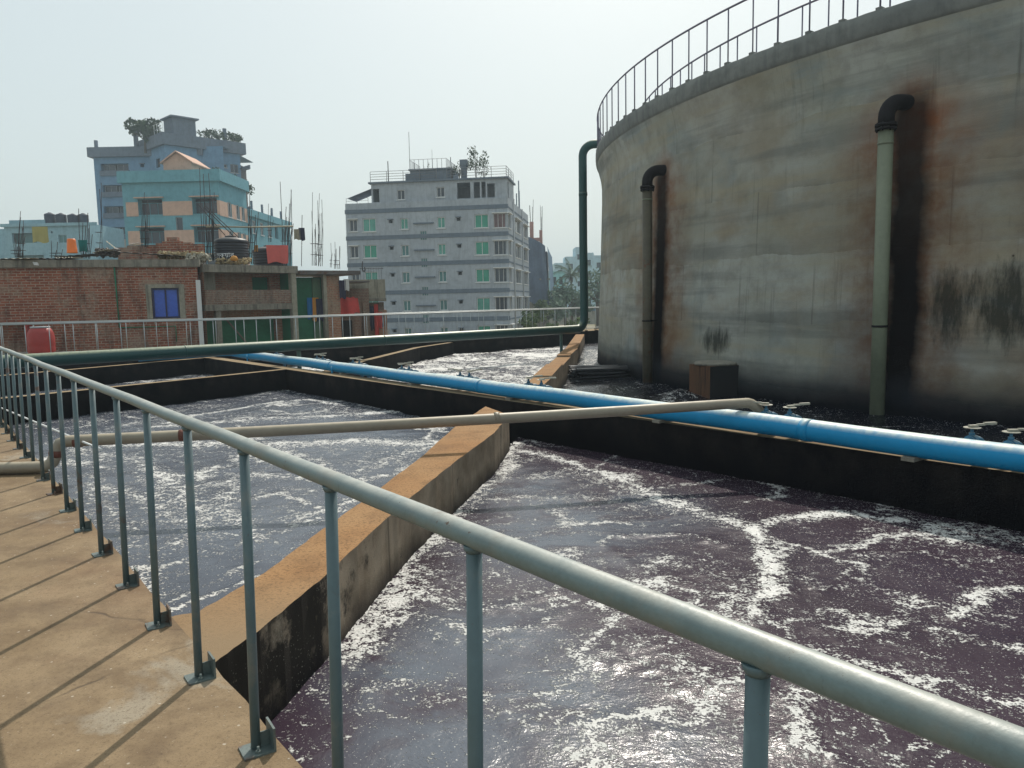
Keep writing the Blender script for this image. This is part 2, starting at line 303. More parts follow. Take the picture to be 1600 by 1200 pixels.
def water_mat(name, cell, streak, dens, speck, warp, seed, grey, lw=1, hb=.3, hue=((.024, .008, .016), (.038, .018, .029))):
    s = NT(name); P0 = wn(s); mp = s.n("Mapping"); mp.inputs['Location'].default_value = (seed*7.3, seed*3.1, 0); s.l(P0, mp.inputs[0]); P = mp.outputs[0]
    nz = s.n("TexNoise"); nz.inputs['Scale'].default_value = .55; nz.inputs['Detail'].default_value = 5; nz.inputs['Roughness'].default_value = .55; s.l(P, nz.inputs['Vector'])
    sub = s.n("VectorMath", operation='SUBTRACT'); s.l(nz.outputs['Color'], sub.inputs[0]); sub.inputs[1].default_value = (.5, .5, .5)
    scl = s.n("VectorMath", operation='SCALE'); s.l(sub.outputs[0], scl.inputs[0]); scl.inputs['Scale'].default_value = warp
    ad = s.n("VectorMath", operation='ADD'); s.l(P, ad.inputs[0]); s.l(scl.outputs[0], ad.inputs[1]); W = ad.outputs[0]
    vo = s.n("TexVoronoi", feature='DISTANCE_TO_EDGE'); vo.inputs['Scale'].default_value = cell; s.l(W, vo.inputs['Vector'])
    line = s.rng(vo.outputs['Distance'], .0, streak, 1, 0); line = s.math('POWER', line, 1.6)
    line = s.math('MULTIPLY', line, s.rng(s.noise(.7, 4, .6, P), .38, .58, .25, 1))
    vo2 = s.n("TexVoronoi", feature='DISTANCE_TO_EDGE'); vo2.inputs['Scale'].default_value = cell*2.7; s.l(W, vo2.inputs['Vector'])
    l2 = s.math('MULTIPLY', s.rng(vo2.outputs['Distance'], 0, streak*.7, .68, 0), s.rng(s.noise(.9, 3, .6, P), .40, .58))
    patch = s.rng(s.noise(.9, 5, .62, W), .42, .72, 0, .75)
    at = s.n("Attribute", attribute_name='foam'); fo = s.math('MULTIPLY', at.outputs['Fac'], s.rng(s.noise(5, 5, .7, P), .3, .62, .45, 1.1))
    D = s.math('ADD', s.math('MAXIMUM', s.math('MULTIPLY', fo, .92), s.math('MULTIPLY', s.math('MAXIMUM', s.math('MAXIMUM', line, l2), s.math('MULTIPLY', patch, .85)), lw)), dens)
    sa = s.noise(speck, 4, .62, P); sb = s.noise(speck*.28, 4, .7, P); sp = s.math('MULTIPLY_ADD', sb, .5, s.math('MULTIPLY', sa, .5))
    # a flake floats where the speckle noise passes a threshold that falls as the local foam density rises
    thr = s.math('MULTIPLY_ADD', D, -.22, .662)
    foam = s.math('POWER', s.rng(s.math('SUBTRACT', sp, thr), -.006, .045), .8)
    sol = s.rng(D, 1.3, 1.7, 0, .7); foam = s.math('MAXIMUM', foam, sol)
    fl = s.noise(speck*1.5, 2, .5, P); lone = s.rng(s.math('ADD', fl, s.math('MULTIPLY', s.noise(2.2, 5, .7, P), .16)), .755, .785); foam = s.math('MAXIMUM', foam, lone)
    deep = s.mix(s.rng(s.noise(.45, 4, .6, W), .4, .6), *hue); deep = s.mix(grey, deep, (.075, .09, .115))  # grey mix: sky reflection put into the deep colour
    fa = s.n("Attribute", attribute_name='sky_film'); deep = s.mix(s.math('MULTIPLY', fa.outputs['Fac'], s.rng(s.noise(1.6, 5, .6, W), .32, .55)), deep, (.088, .102, .128))  # film patches tint the water with painted sky reflection
    c = s.mix(foam, deep, s.mix(s.rng(sb, .4, .6), (.72, .70, .68), (.52, .52, .50)))
    h = s.math('MULTIPLY_ADD', s.noise(7, 4, .6, W, sc=(1, 1.7, 1)), 1.0, s.math('MULTIPLY', s.noise(34, 3, .6, P, sc=(1, 1.5, 1)), .42)); n = s.bump(h, hb, .02); n = s.bump(s.math('MULTIPLY', foam, s.math('ADD', .5, sp)), .8, .012, n)
    s.b.inputs['IOR'].default_value = 1.33
    return s.done(c, s.math('MULTIPLY_ADD', foam, .45, .22), n)
M['water_right'] = water_mat('foaming_effluent', .62, .15, .115, 58, 2.9, 1, .16, .9, .24)
M['water_left'] = water_mat('foaming_effluent_pale', .55, .2, .17, 44, 2.6, 2.4, .8, .85, .22)
M['water_far'] = water_mat('foam_glare_effluent_far', .6, .25, .40, 20, 2.6, 4.1, .3)  # dense flakes also stand for white glare on this water
M['water_tank'] = water_mat('foaming_effluent_shade', .5, .16, -.02, 30, 2.2, 5.7, .0, .7, .3, ((.003, .004, .010), (.007, .009, .018)))  # navy-dark tint: the tank's shade put into the water colour
def brick_mat(name, c1, c2, mortar, dirt=.6, bw=.25, bh=.075, rough=.9, off=0):
    s = NT(name); P = s.co(); x = s.n("SeparateXYZ"); s.l(P, x.inputs[0]); cv = s.n("CombineXYZ"); s.l(s.math('ADD', x.outputs[0], x.outputs[1]), cv.inputs[0]); s.l(x.outputs[2], cv.inputs[1]); Q = cv.outputs[0]
    br = s.n("TexBrick"); br.inputs['Scale'].default_value = 1; br.inputs['Brick Width'].default_value = bw; br.inputs['Row Height'].default_value = bh; br.inputs['Mortar Size'].default_value = .014; br.inputs['Bias'].default_value = -.1
    br.inputs['Color1'].default_value = (*c1, 1); br.inputs['Color2'].default_value = (*c2, 1); br.inputs['Mortar'].default_value = (*mortar, 1); s.l(Q, br.inputs['Vector']); c = br.outputs['Color']
    a = s.noise(.55, 6, .65, Q); b = s.noise(3, 6, .7, Q)
    c = s.mix(s.rng(s.math('MULTIPLY_ADD', b, .3, s.math('MULTIPLY', a, .7)), .49, .57, 0, .75), c, tuple(m*.95 for m in mortar)); c = s.mix(s.rng(s.noise(9, 4, .7, Q), .5, .66, 0, .5), c, tuple(m*.45 for m in c1)); c = s.mix(s.rng(b, .5, .7, 0, .6), c, tuple(m*.5 for m in c1))
    st = s.noise(1, 5, .7, Q, sc=(2.5, .5, 1)); c = s.mix(s.rng(st, .5, .66, 0, dirt), c, (.045, .035, .03))
    return s.done(c, rough, s.bump(br.outputs['Fac'], -.5, .01), spec=.15)
M['brick'] = brick_mat('old_brick', (.33, .105, .062), (.20, .065, .042), (.34, .27, .21), bw=.29, bh=.098)
M['brick_pale'] = brick_mat('new_brick', (.42, .18, .11), (.30, .11, .065), (.34, .28, .21), dirt=.25)
M['brick_grey'] = brick_mat('plastered_brick', (.25, .14, .10), (.20, .11, .08), (.27, .24, .20), dirt=.5)
M['slab'] = concrete('slab_concrete', (.22, .20, .165), (.30, .28, .235), dirtamt=.6, streak=.7)
M['slab_pale'] = concrete('pale_concrete', (.30, .28, .22), (.38, .36, .30), dirtamt=.3, streak=.6)
M['plaster_grey'] = concrete('grey_plaster', (.35, .385, .43), (.41, .445, .485), (.22, .24, .27), .25, .3, .1, .5)
M['band_grey'] = concrete('grey_band', (.13, .165, .21), (.155, .19, .235), (.09, .10, .12), .15, .4, .1, .3)
M['plaster_teal'] = concrete('teal_plaster', (.13, .32, .39), (.155, .36, .43), (.07, .2, .24), .15, .3, .1, .25)
M['plaster_peach'] = concrete('peach_plaster', (.54, .36, .28), (.58, .40, .31), (.4, .24, .17), .12, .3, .1, .2)
M['plaster_bluegrey'] = concrete('bluegrey_plaster', (.13, .24, .37), (.16, .28, .41), (.10, .15, .22), .2, .2, .1, .25)
M['plaster_slate'] = concrete('slate_plaster', (.13, .16, .205), (.16, .19, .235), (.08, .09, .10), .2, .3, .1, .3)
M['plaster_cyan'] = concrete('pale_cyan_plaster', (.24, .40, .47), (.29, .45, .51), (.17, .25, .3), .2, .25, .1, .3)
M['plaster_far'] = concrete('haze_paled_plaster', (.40, .56, .63), (.44, .60, .67), (.22, .28, .32), .15, .15, .1, .2)  # paled for distance: haze put into the plaster colour
M['plaster_mint'] = concrete('mint_plaster', (.25, .50, .50), (.30, .55, .54), (.18, .3, .3), .15, .2, .1, .2)
M['white'] = paint('white_trim', (.62, .63, .63), .6, .08, 2)
M['greyframe'] = paint('grey_window_frame', (.33, .35, .37), .5, .1, 2)
M['pane_green'] = paint('green_glass', (.03, .27, .18), .18, .15, .8)
M['pane_teal'] = paint('teal_glass', (.06, .17, .17), .15, .25, .8)
M['pane_dark'] = paint('dark_glass', (.035, .045, .06), .12, .3, .8)
M['pane_blue'] = paint('deep_blue_glass', (.03, .09, .46), .10, .3, 1.2)
M['pane_green2'] = paint('pale_green_glass', (.08, .30, .24), .2, .3, .8); M['pane_curtain'] = paint('curtained_glass', (.14, .07, .07), .3, .5, 1.5)
M['blue_frame'] = paint('dark_blue_frame', (.008, .010, .06), .4, .2, 3)
M['greenpaint'] = paint('green_paint', (.012, .16, .08), .6, .25, 2)
M['green_sheet'] = paint('green_sheet_metal', (.015, .15, .075), .6, .35, 1.2)
M['green_pale'] = paint('faded_green_board', (.09, .17, .10), .7, .2, 1.5)
M['black_plastic'] = paint('black_plastic', (.008, .010, .018), .5, .2, 3, dust_highlight=.22)
M['red_plastic'] = paint('red_plastic', (.33, .03, .025), .5, .2, 3)
M['orange_plastic'] = paint('orange_plastic', (.75, .17, .02), .5, .1, 3)
M['red_cloth'] = paint('red_cloth', (.55, .06, .05), .9, .2, 3, .2)
M['pink_cloth'] = paint('faded_red_cloth', (.62, .13, .11), .9, .15, 3, .2)
M['teal_cloth'] = paint('teal_cloth', (.01, .16, .16), .9, .2, 3)
M['yellow_cloth'] = paint('yellow_mesh', (.36, .33, .14), .9, .1, 4)
M['blue_cloth'] = paint('blue_cloth', (.01, .13, .33), .9, .2, 3)
M['orange_cloth'] = paint('orange_cloth', (.48, .22, .04), .9, .2, 3)
M['dark_cloth'] = paint('dark_cloth', (.03, .03, .06), .9, .3, 5)
M['white_cloth'] = paint('white_cloth', (.6, .6, .58), .9, .1, 3)
M['bamboo'] = paint('bamboo', (.30, .27, .19), .7, .2, 3)
M['wood_old'] = paint('weathered_wood', (.13, .11, .09), .85, .3, 4, .3)
M['tin'] = paint('rusty_tin', (.11, .10, .095), .7, .4, 2, rust=1.0)
M['tin_pale'] = paint('pale_tin', (.50, .47, .36), .6, .2, 2)
M['rubble'] = paint('rubble_mix', (.36, .28, .16), .9, .5, 6)
M['slime'] = paint('slimy_planks', (.022, .024, .03), .45, .5, 8, .4)
M['net'] = paint('dark_netting', (.10, .135, .19), .95, .3, .6)
M['net_blue'] = paint('blue_netting', (.07, .16, .26), .95, .3, .6)
M['pink_conc'] = paint('pink_column_concrete', (.36, .20, .17), .9, .2, 1)
M['lettering'] = paint('white_lettering', (.7, .72, .74), .6, .05, 2)
def leafmat(name, a, b):
    s = NT(name); P = wn(s); k = s.n("TexWhiteNoise"); g = s.n("NewGeometry"); s.l(g.outputs['Random Per Island'], k.inputs['Vector'])
    c = s.mix(k.outputs['Value'], a, b); return s.done(c, .7, spec=.25)
M['leaf'] = leafmat('dark_leaves', (.022, .045, .016), (.05, .085, .028)); M['leaf2'] = leafmat('mid_leaves', (.04, .075, .022), (.09, .13, .04)); M['leaf3'] = leafmat('hazy_leaves', (.075, .125, .085), (.12, .18, .12)); M['bark'] = paint('bark', (.10, .08, .06), .9, .3, 5)  # leaf3 is lightened and bluish: haze put into the leaf colour
def ground_mat():
    s = NT('dry_ground'); P = wn(s); a = s.noise(.04, 6, .6, P); b = s.noise(.6, 6, .6, P)
    c = s.mix(s.rng(a, .4, .6), (.30, .25, .19), (.20, .18, .12)); c = s.mix(s.rng(b, .5, .68, 0, .6), c, (.07, .09, .035)); return s.done(c, .95, spec=.1)
M['ground'] = ground_mat()
# ------------------------------------------------------------------ setting: ground, walkways, basin walls, water
GZ = -2.8
MB().quad((-1400, -300, GZ), (1400, -300, GZ), (1400, 1400, GZ), (-1400, 1400, GZ)).solo('ground', M['ground'], 'dry sandy ground around the plant', 'ground', kind='structure')
D1 = V((-.613, .790, 0)); N1 = V((.790, .613, 0))       # along the near rail; towards the water
B0 = V((-.93, 2.55, 0))
def L1(s_, o=0, z=0): p = B0 + D1*s_ + N1*o; return V((p.x, p.y, z))
WZ = -.5
random.seed(5)
def jag(p, q, n, a):       # slightly uneven cast edge between two points
    p, q = V(p), V(q); nn = V((-(q-p).y, (q-p).x, 0)).normalized()
    return [p + (q-p)*(i/n) + nn*random.uniform(-a, a)*(0 < i < n) for i in range(n)]
e0, e1 = L1(-14, .085), L1(26.3, .085); b1, b0 = L1(26.3, -2.6), L1(-14, -2.6)
poly = jag(e0, e1, 160, .006) + [e1, b1, b0]
MB().prism([(p.x, p.y) for p in poly], -1.3, 0.0).solo('walkway', M['walk'], 'sandy brown concrete walkway along the near rail', 'walkway', kind='structure')
FE = [V((-16.9, 23.2, 0)), V((-8.9, 24.3, 0)), V((4.2, 36.2, 0)), V((12, 43.3, 0))]     # far walkway, water side
def offs(pl, d):
    out = []
    for i, p in enumerate(pl):
        t = ((pl[min(i+1, len(pl)-1)] - p).normalized() if i < len(pl)-1 else V()) + ((p-pl[i-1]).normalized() if i else V()); t.normalize(); out.append(p + V((-t.y, t.x, 0))*d)
    return out
FB = offs(FE, 1.25)
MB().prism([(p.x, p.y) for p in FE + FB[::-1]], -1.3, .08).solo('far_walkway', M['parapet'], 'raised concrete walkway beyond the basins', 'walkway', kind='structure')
def wall(pts, w, label, z=0.0, mat='parapet', name='basin_wall', zs=None):
    pts = [V((*p[:2], 0)) for p in pts]; L = offs(pts, w/2); R = offs(pts, -w/2); m = MB()
    P = [(p.x, p.y) for p in R + L[::-1]]; zt = z
    if zs: zt = zs + zs[::-1]
    m.prism(P, -1.3, zt); return m.solo(name, M[mat], label, 'wall')
# divider between the two near basins (surveyed edges), long strip of slightly different pours
Lf = [(-1.78, 3.72), (-1.63, 3.80), (-1.47, 4.35), (-1.34, 5.2), (-1.19, 6.0), (-.94, 7.6), (-.72, 9.5), (-.40, 11.3)]
Rt = [(-1.36, 3.12), (-1.24, 3.55), (-1.11, 4.2), (-.95, 5.3), (-.82, 6.1), (-.55, 7.5), (-.22, 9.0), (-.05, 10.4)]
m = MB(); 
def dens(pts, n, a):
    o = []
    for p, q in zip(pts, pts[1:]): o += [tuple(x) for x in jag((*p, 0), (*q, 0), n, a)]
    return [x[:2] for x in o] + [pts[-1]]
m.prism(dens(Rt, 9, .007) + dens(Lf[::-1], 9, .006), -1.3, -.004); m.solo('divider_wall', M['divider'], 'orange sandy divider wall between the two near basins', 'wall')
segs = [((.05, 12.0), (.62, 15.4), .0), ((.62, 15.4), (1.02, 18.2), .035), ((1.02, 18.2), (1.42, 20.9), -.01), ((1.42, 20.9), (1.80, 23.4), .04), ((1.80, 23.4), (3.05, 33.9), .01)]
m = MB()
for a, b, dz in segs:
    a, b = V((*a, 0)), V((*b, 0)); t = (b-a).normalized(); n = V((-t.y, t.x, 0))*.19; b2 = b - t*.004
    m.prism([(p.x, p.y) for p in (a-n, b2-n, b2+n, a+n)], -1.3, dz)
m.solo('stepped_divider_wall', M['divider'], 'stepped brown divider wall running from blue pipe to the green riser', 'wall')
# cross wall under the blue pipe
CA, CB = V((6.97, 3.10, 0)), V((-10.1, 24.35, 0)); cdir = (CB-CA).normalized(); cn = V((-cdir.y, cdir.x, 0))
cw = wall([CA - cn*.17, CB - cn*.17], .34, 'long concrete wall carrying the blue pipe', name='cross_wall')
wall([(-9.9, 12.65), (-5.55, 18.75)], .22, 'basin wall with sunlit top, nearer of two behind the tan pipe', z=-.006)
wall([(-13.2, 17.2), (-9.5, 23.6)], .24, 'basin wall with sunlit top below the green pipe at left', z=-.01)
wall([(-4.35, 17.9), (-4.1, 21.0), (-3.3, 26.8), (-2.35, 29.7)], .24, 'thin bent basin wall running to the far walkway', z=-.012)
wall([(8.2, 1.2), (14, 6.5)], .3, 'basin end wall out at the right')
# basin water, one sheet each
def inside(p, poly):
    c = False; j = len(poly)-1
    for i in range(len(poly)):
        a, b = poly[i], poly[j]
        if (a[1] > p[1]) != (b[1] > p[1]) and p[0] < (b[0]-a[0])*(p[1]-a[1])/(b[1]-a[1]) + a[0]: c = not c
        j = i
    return c
import numpy as np
STREAKS = [   # surveyed foam lines, some standing for white glints: (photo survey points, half width m, strength)
 ([(800,692),(775,738),(725,795),(668,862),(628,915),(585,970),(520,1050)], .10, 1.0), ([(650,900),(600,960),(560,1010)], .20, 1.1),
 ([(600,940),(680,935),(760,945),(830,920),(850,900)], .045, .8), ([(610,955),(700,962),(770,977),(850,970),(870,955)], .05, .8), ([(600,965),(700,985),(800,1000)], .09, .6),
 ([(800,700),(880,722),(960,748),(1040,782),(1100,808),(1170,825),(1240,815),(1310,800),(1380,808)], .10, 1.05), ([(840,745),(900,735),(980,760),(1080,800)], .16, .75),
 ([(1170,822),(1188,860),(1180,900),(1160,940),(1150,965)], .085, 1.15), ([(720,790),(830,780),(930,776),(1000,790)], .09, .75), ([(760,720),(850,715),(930,735)], .12, .7),
 ([(920,858),(950,840),(1010,832),(1070,838),(1110,860)], .03, .8), ([(1165,900),(1110,925),(1040,915),(980,895),(940,870)], .05, .5), ([(1185,900),(1250,922),(1310,905),(1360,880),(1420,860)], .04, .7),
 ([(1100,900),(1140,930),(1080,960),(1010,950)], .09, .75), ([(890,1010),(960,1030),(1030,1050),(1100,1095)], .08, .75), ([(1010,1005),(1070,1050),(1110,1085),(1180,1100)], .10, .8),
 ([(540,1100),(620,1078),(700,1100),(790,1150),(900,1165),(1050,1150)], .07, .65), ([(470,1080),(550,1030),(640,1000)], .10, .6), ([(1500,962),(1560,935),(1620,918)], .07, 1.0), ([(1440,1000),(1530,1005),(1620,1015)], .05, .8),
 ([(1240,1060),(1310,1048),(1380,1075)], .05, .7), ([(1235,1060),(1225,1110),(1245,1180)], .06, 1.0), ([(1380,880),(1480,900),(1590,930)], .08, .45), ([(1250,990),(1400,1010),(1520,1060)], .07, .5), ([(640,780),(700,740),(740,700)], .15, .5),
 ([(930,548),(918,572),(905,590)], .5, .95), ([(890,607),(950,612),(1010,603)], .5, .62), ([(1030,630),(1065,612),(1075,622)], .12, .9), ([(120,700),(200,722),(290,765),(325,800),(290,850)], .16, .75), ([(290,765),(400,742),(520,752),(600,722),(700,688)], .12, .75), ([(380,782),(450,772),(520,800),(575,782)], .05, .85), ([(370,742),(355,800),(430,835)], .09, .8),  # opening two streaks by the tank are white glints put in as foam
 ([(245,962),(300,937),(390,905),(460,895)], .035, .9), ([(240,942),(340,900),(380,880)], .04, .6), ([(160,760),(230,770),(300,820)], .16, .7), ([(650,692),(560,690),(420,694),(250,694),(130,690)], .22, .95), ([(430,700),(500,730),(570,770)], .12, .7),
 ([(290,650),(400,634),(470,625),(540,632)], .10, .9), ([(240,668),(400,655),(560,648),(640,642)], .16, .9), ([(650,760),(700,720),(730,690)], .12, .7), ([(130,740),(180,800),(200,850)], .10, .6), ([(330,850),(420,860),(370,900)], .05, .5)]
SKY_FILM = [(*gz(x, y, WZ)[:2], r_) for x, y, r_ in ((860, 1090, .55), (700, 1160, .5), (980, 1180, .5), (640, 1060, .45), (860, 840, .9), (760, 1000, .55), (930, 800, 1.0), (820, 770, .9), (420, 850, .8), (330, 820, .9), (560, 690, 1.2))]  # grey film patches: sky reflection put into the water colour
SEG = []
for pts_, w_, a_ in STREAKS:
    q = [gz(x, y, WZ) for x, y in pts_]
    for a, b in zip(q, q[1:]): SEG.append((a.x, a.y, b.x, b.y, w_, a_))
def foam_at(X_, Y_):
    wx = np.array([noise.noise(V((x*.9, y*.9, 5.5)))*.22 + noise.noise(V((x*3.3, y*3.3, 9.5)))*.10 for x, y in zip(X_, Y_)]); wy = np.array([noise.noise(V((x*.9, y*.9, 15.5)))*.22 + noise.noise(V((x*3.3, y*3.3, 19.5)))*.10 for x, y in zip(X_, Y_)])
    px_, py_ = X_ + wx, Y_ + wy; F = np.zeros(len(X_))
    for ax, ay, bx, by, w_, a_ in SEG:
        dx, dy = bx-ax, by-ay; t = np.clip(((px_-ax)*dx + (py_-ay)*dy)/(dx*dx+dy*dy+1e-9), 0, 1); d = np.hypot(px_-ax-t*dx, py_-ay-t*dy); F = np.maximum(F, a_*np.exp(-(d/(w_*1.75))**2))
    return F
def water(poly, step, mat, label, amp, seed, hump=()):
    x0, x1 = min(p[0] for p in poly), max(p[0] for p in poly); y0, y1 = min(p[1] for p in poly), max(p[1] for p in poly)
    nx, ny = int((x1-x0)/step)+1, int((y1-y0)/step)+1; idx = {}; vs = []; fs = []
    def vid(i, j):
        k = (i, j)
        if k not in idx:
            x, y = x0+i*step, y0+j*step; q = V((x*1.0, y*1.0, seed))
            z = noise.noise(q*1.1)*.5 + noise.noise(q*3.1)*.33 + noise.noise(V((x*7, y*9, seed)))*.2 + noise.noise(V((x*15, y*19, seed+3)))*.09
            z = WZ + z*amp
            for hx, hy, hr, hh in hump:
                d2 = ((x-hx)**2 + (y-hy)**2)/hr**2
                if d2 < 6: z += hh*math.exp(-d2)*(1+.5*noise.noise(V((x*6, y*6, 0))))
            idx[k] = len(vs); vs.append((x, y, z))
        return idx[k]
    for i in range(nx):
        for j in range(ny):
            if inside((x0+(i+.5)*step, y0+(j+.5)*step), poly): fs.append((vid(i, j), vid(i+1, j), vid(i+1, j+1), vid(i, j+1)))
    m = MB(); m.add(vs, fs, True); o = m.solo('water', M[mat], label, 'water', kind='structure')
    A_ = np.array(vs); F = foam_at(A_[:, 0], A_[:, 1]) if seed < 5 else np.zeros(len(vs)); 
    n3 = np.array([noise.noise(V((x*17, y*17, 2.2))) + .6*noise.noise(V((x*31, y*31, 7.2))) for x, y, z in vs]); co = np.empty(len(vs)*3); o.data.vertices.foreach_get('co', co); co[2::3] += np.clip(F, 0, 1)*(.012 + .014*n3); o.data.vertices.foreach_set('co', co); o.data.update()
    at = o.data.attributes.new('foam', 'FLOAT', 'POINT'); at.data.foreach_set('value', F.astype('f'))
    G_ = np.zeros(len(vs))
    for fx, fy, fr_ in SKY_FILM: G_ = np.maximum(G_, np.exp(-(((A_[:, 0]-fx)**2 + (A_[:, 1]-fy)**2)/fr_**2)**1.5))
    a2 = o.data.attributes.new('sky_film', 'FLOAT', 'POINT'); a2.data.foreach_set('value', G_.astype('f')); return o
c_in = lambda s_: (CA + cdir*s_)
c0, c1, c2 = CA - cn*.2, CA + cdir*8.9 - cn*.2, CB - cn*.2
p = lambda v: (v.x, v.y)
water([p(L1(-14, .0)), p(L1(.6, .0)), (-1.2, 4.4), (-.35, 9.0), (.08, 11.4), p(c0), (9, 1.2)], .035, 'water_right', 'dark purple foaming water of the right basin', .017, 1.0, [])
water([p(L1(1.2, .0)), p(L1(13.4, 0)), (-5.5, 18.8), p(V((-5.6, 18.8, 0))), (-.35, 12.0), (-.9, 8.5), (-1.45, 4.4)], .045, 'water_left', 'pale foaming water of the left basin', .03, 2.0)
bk = lambda s_, o=.15: p(CA + cdir*s_ + cn*0 + V((-cn.x, -cn.y, 0))*(-o))
water([(-.1, 12.0), (-4.3, 17.6), (-4.2, 21), (-3.3, 27), (-2.6, 29.8), (2.75, 34.7), (1.7, 24), (.6, 15.2)], .08, 'water_far', 'white glinting water of the far middle basin', .08, 3.0)
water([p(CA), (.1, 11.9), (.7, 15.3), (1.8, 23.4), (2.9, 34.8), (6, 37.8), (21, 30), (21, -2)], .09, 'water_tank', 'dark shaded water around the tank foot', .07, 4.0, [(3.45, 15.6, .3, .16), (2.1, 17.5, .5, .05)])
water([p(L1(13.2, 0)), p(L1(19.5, 0)), (-9.6, 23.6), p(CB), (-5.5, 18.8)], .12, 'water_left', 'strip of water between the two left basin walls', .06, 5.0)
water([p(L1(19.3, 0)), p(L1(26, 0)), (-9, 24.4), (-9.6, 23.5)], .15, 'water_left', 'strip of water beside the far left walkway', .06, 6.0)
water([(-4.3, 18), (-9.9, 24.4), (-8.8, 24.5), (-2.4, 30.2), (-3.2, 27), (-4.2, 21)], .12, 'water_far', 'narrow water behind the bent basin wall', .06, 7.0)
# ------------------------------------------------------------------ near guard rail
LEAN = .02; RZ = 1.085
ang1 = atan2(D1.y, D1.x)
gr = thing('guard_rail', 'long grey green steel guard rail crossing the near foreground', 'railing', L1(0), ang1)
# local x runs along the rail away from the camera, local +y is the walkway side
K0, K1 = -9, 37
MB().tube([(K0*.69-.3, -LEAN-.0, RZ)] + [(k*.69+.3, -LEAN+random.uniform(-.003, .003), RZ+random.uniform(-.003, .003)) for k in range(K0, K1)] , .0245, 20).build('top_rail', M['rail'], gr)
pm = MB().tube([(0, 0, .012), (0, -LEAN*.5, RZ*.5), (0, -LEAN*.985, RZ-.02)], .0165, 14).tube([(0, -LEAN*.96, RZ-.034), (0, -LEAN*.965, RZ-.028), (0, -LEAN*.975, RZ-.018)], [.0168, .0205, .0225], 14)
bm_ = MB().box(-.05, .045, -.05, .05, .0, .007).box(-.05, .045, -.058, -.050, .0, .085).box(.001, .006, -.05, -.016, .007, .06)
for bx_, by_ in ((-.034, .0), (.032, -.004)): bm_.tube([(bx_, by_, .006), (bx_, by_, .030)], .005, 6); bm_.tube([(bx_, by_, .007), (bx_, by_, .016)], .010, 6, smooth=False)
p0 = b0_ = None
for k in range(K0, K1+1):
    if p0 is None:
        p0 = pm.build('baluster', M['post'], gr); b0_ = bm_.build('base_bracket', M['bracket'], p0); o, b = p0, b0_
    else:
        o = p0.copy(); COL.objects.link(o); o.parent = gr; b = b0_.copy(); COL.objects.link(b); b.parent = o
    o.location = (k*.69 + {-3: .06, -2: .03, -1: .005, 0: -.01, 1: -.02, 2: -.02, 3: -.02}.get(k, random.uniform(-.012, .012)), 0, 0); o.rotation_euler = (random.uniform(-.003, .003), random.uniform(-.006, .006), 0); b.rotation_euler = (0, 0, random.uniform(-.12, .12))
# ------------------------------------------------------------------ far railings
def railing(pl, z0, h, sp, label, inset, mat='galv', name='walkway_railing', r=.022, pr=.013, group='walkway railings beyond the basins'):
    pl = [V((q.x, q.y, z0)) for q in offs(pl, inset)]; root = thing(name, label, 'railing', pl[0], 0, group)
    MB().tube([q+V((0, 0, h)) for q in pl], r, 8).build('top_rail', M[mat], root, 'world')
    MB().tube([q+V((0, 0, .12)) for q in pl], .012, 6).build('bottom_rail', M[mat], root, 'world')
    pm = MB().tube([(0, 0, 0), (0, 0, h-.01)], pr, 6); fm = MB().box(-.06, .06, -.05, .05, -.03, .03); d = 0; first = None
    for a, b in zip(pl, pl[1:]):
        L = (b-a).length; t = (b-a)/L
        while d < L:
            q = a + t*d - pl[0]
            if first is None: o = pm.build('baluster', M[mat], root); f = fm.build('foot_block', M['parapet'], o); first = (o, f)
            else:
                o = first[0].copy(); COL.objects.link(o); o.parent = root; f = first[1].copy(); COL.objects.link(f); f.parent = o
            o.location = q; o.rotation_euler = (0, 0, atan2(t.y, t.x)); d += sp
        d -= L
railing(FE, .08, 1.05, .69, 'thin grey railing on the water side of the far walkway', .08)
railing(FE, .08, 1.07, .93, 'thin grey railing along the outer edge of the far walkway', 1.12)
# ------------------------------------------------------------------ pipes
def arc(c, a, b, n=7):     # quarter bend from direction vector a to b around centre c
    c, a, b = V(c), V(a), V(b); return [c + a*cos(pi/2*i/n) + b*sin(pi/2*i/n) for i in range(n+1)]
def ringat(m, p, d, r, w=.06): p, d = V(p), V(d).normalized(); m.tube([p-d*w/2, p+d*w/2], r, 20); return m
# blue header
bl = thing('blue_pipe', 'long light blue pipe lying on the cross wall between the basins', 'pipe', CA, 0)
BZ = .142; BR = .114
ba, bb = gz(1600, 717.5, BZ), gz(400, 556, BZ); bd = (bb-ba).normalized(); bn = V((-bd.y, bd.x, 0))
s0, s1 = -4.6, (bb-ba).length + 2.2
path = [ba + bd*(s0 + (s1-s0)*i/30) + V((0, 0, .006*sin(i*1.7))) for i in range(31)]
end = path[-1]; sidev = V((-.75, -.66, 0)).normalized()
path += [end + bd*.2 + sidev*.06, end + bd*.3 + sidev*.25, end + bd*.3 + sidev*2.6]
MB().tube(path, BR, 28).build('pipe', M['blue_pipe'], bl, 'world')
for s_ in (2.0, 8.0, 14.0, 19.5):
    ringat(MB(), ba + bd*s_ , bd, BR+.006, .10).build('coupling', M['blue_pipe'], bl, 'world')
for s_ in (.9, 4.0, 7.1, 10.2, 13.3, 16.4, 19.3):
    q = ba + bd*s_; MB().cbox((q.x, q.y, .018), (.26, .12, .036), atan2(bd.y, bd.x)+pi/2).build('pipe_cradle', M['slab'], bl, 'world')
q = ba + bd*13.7 - bn*.0
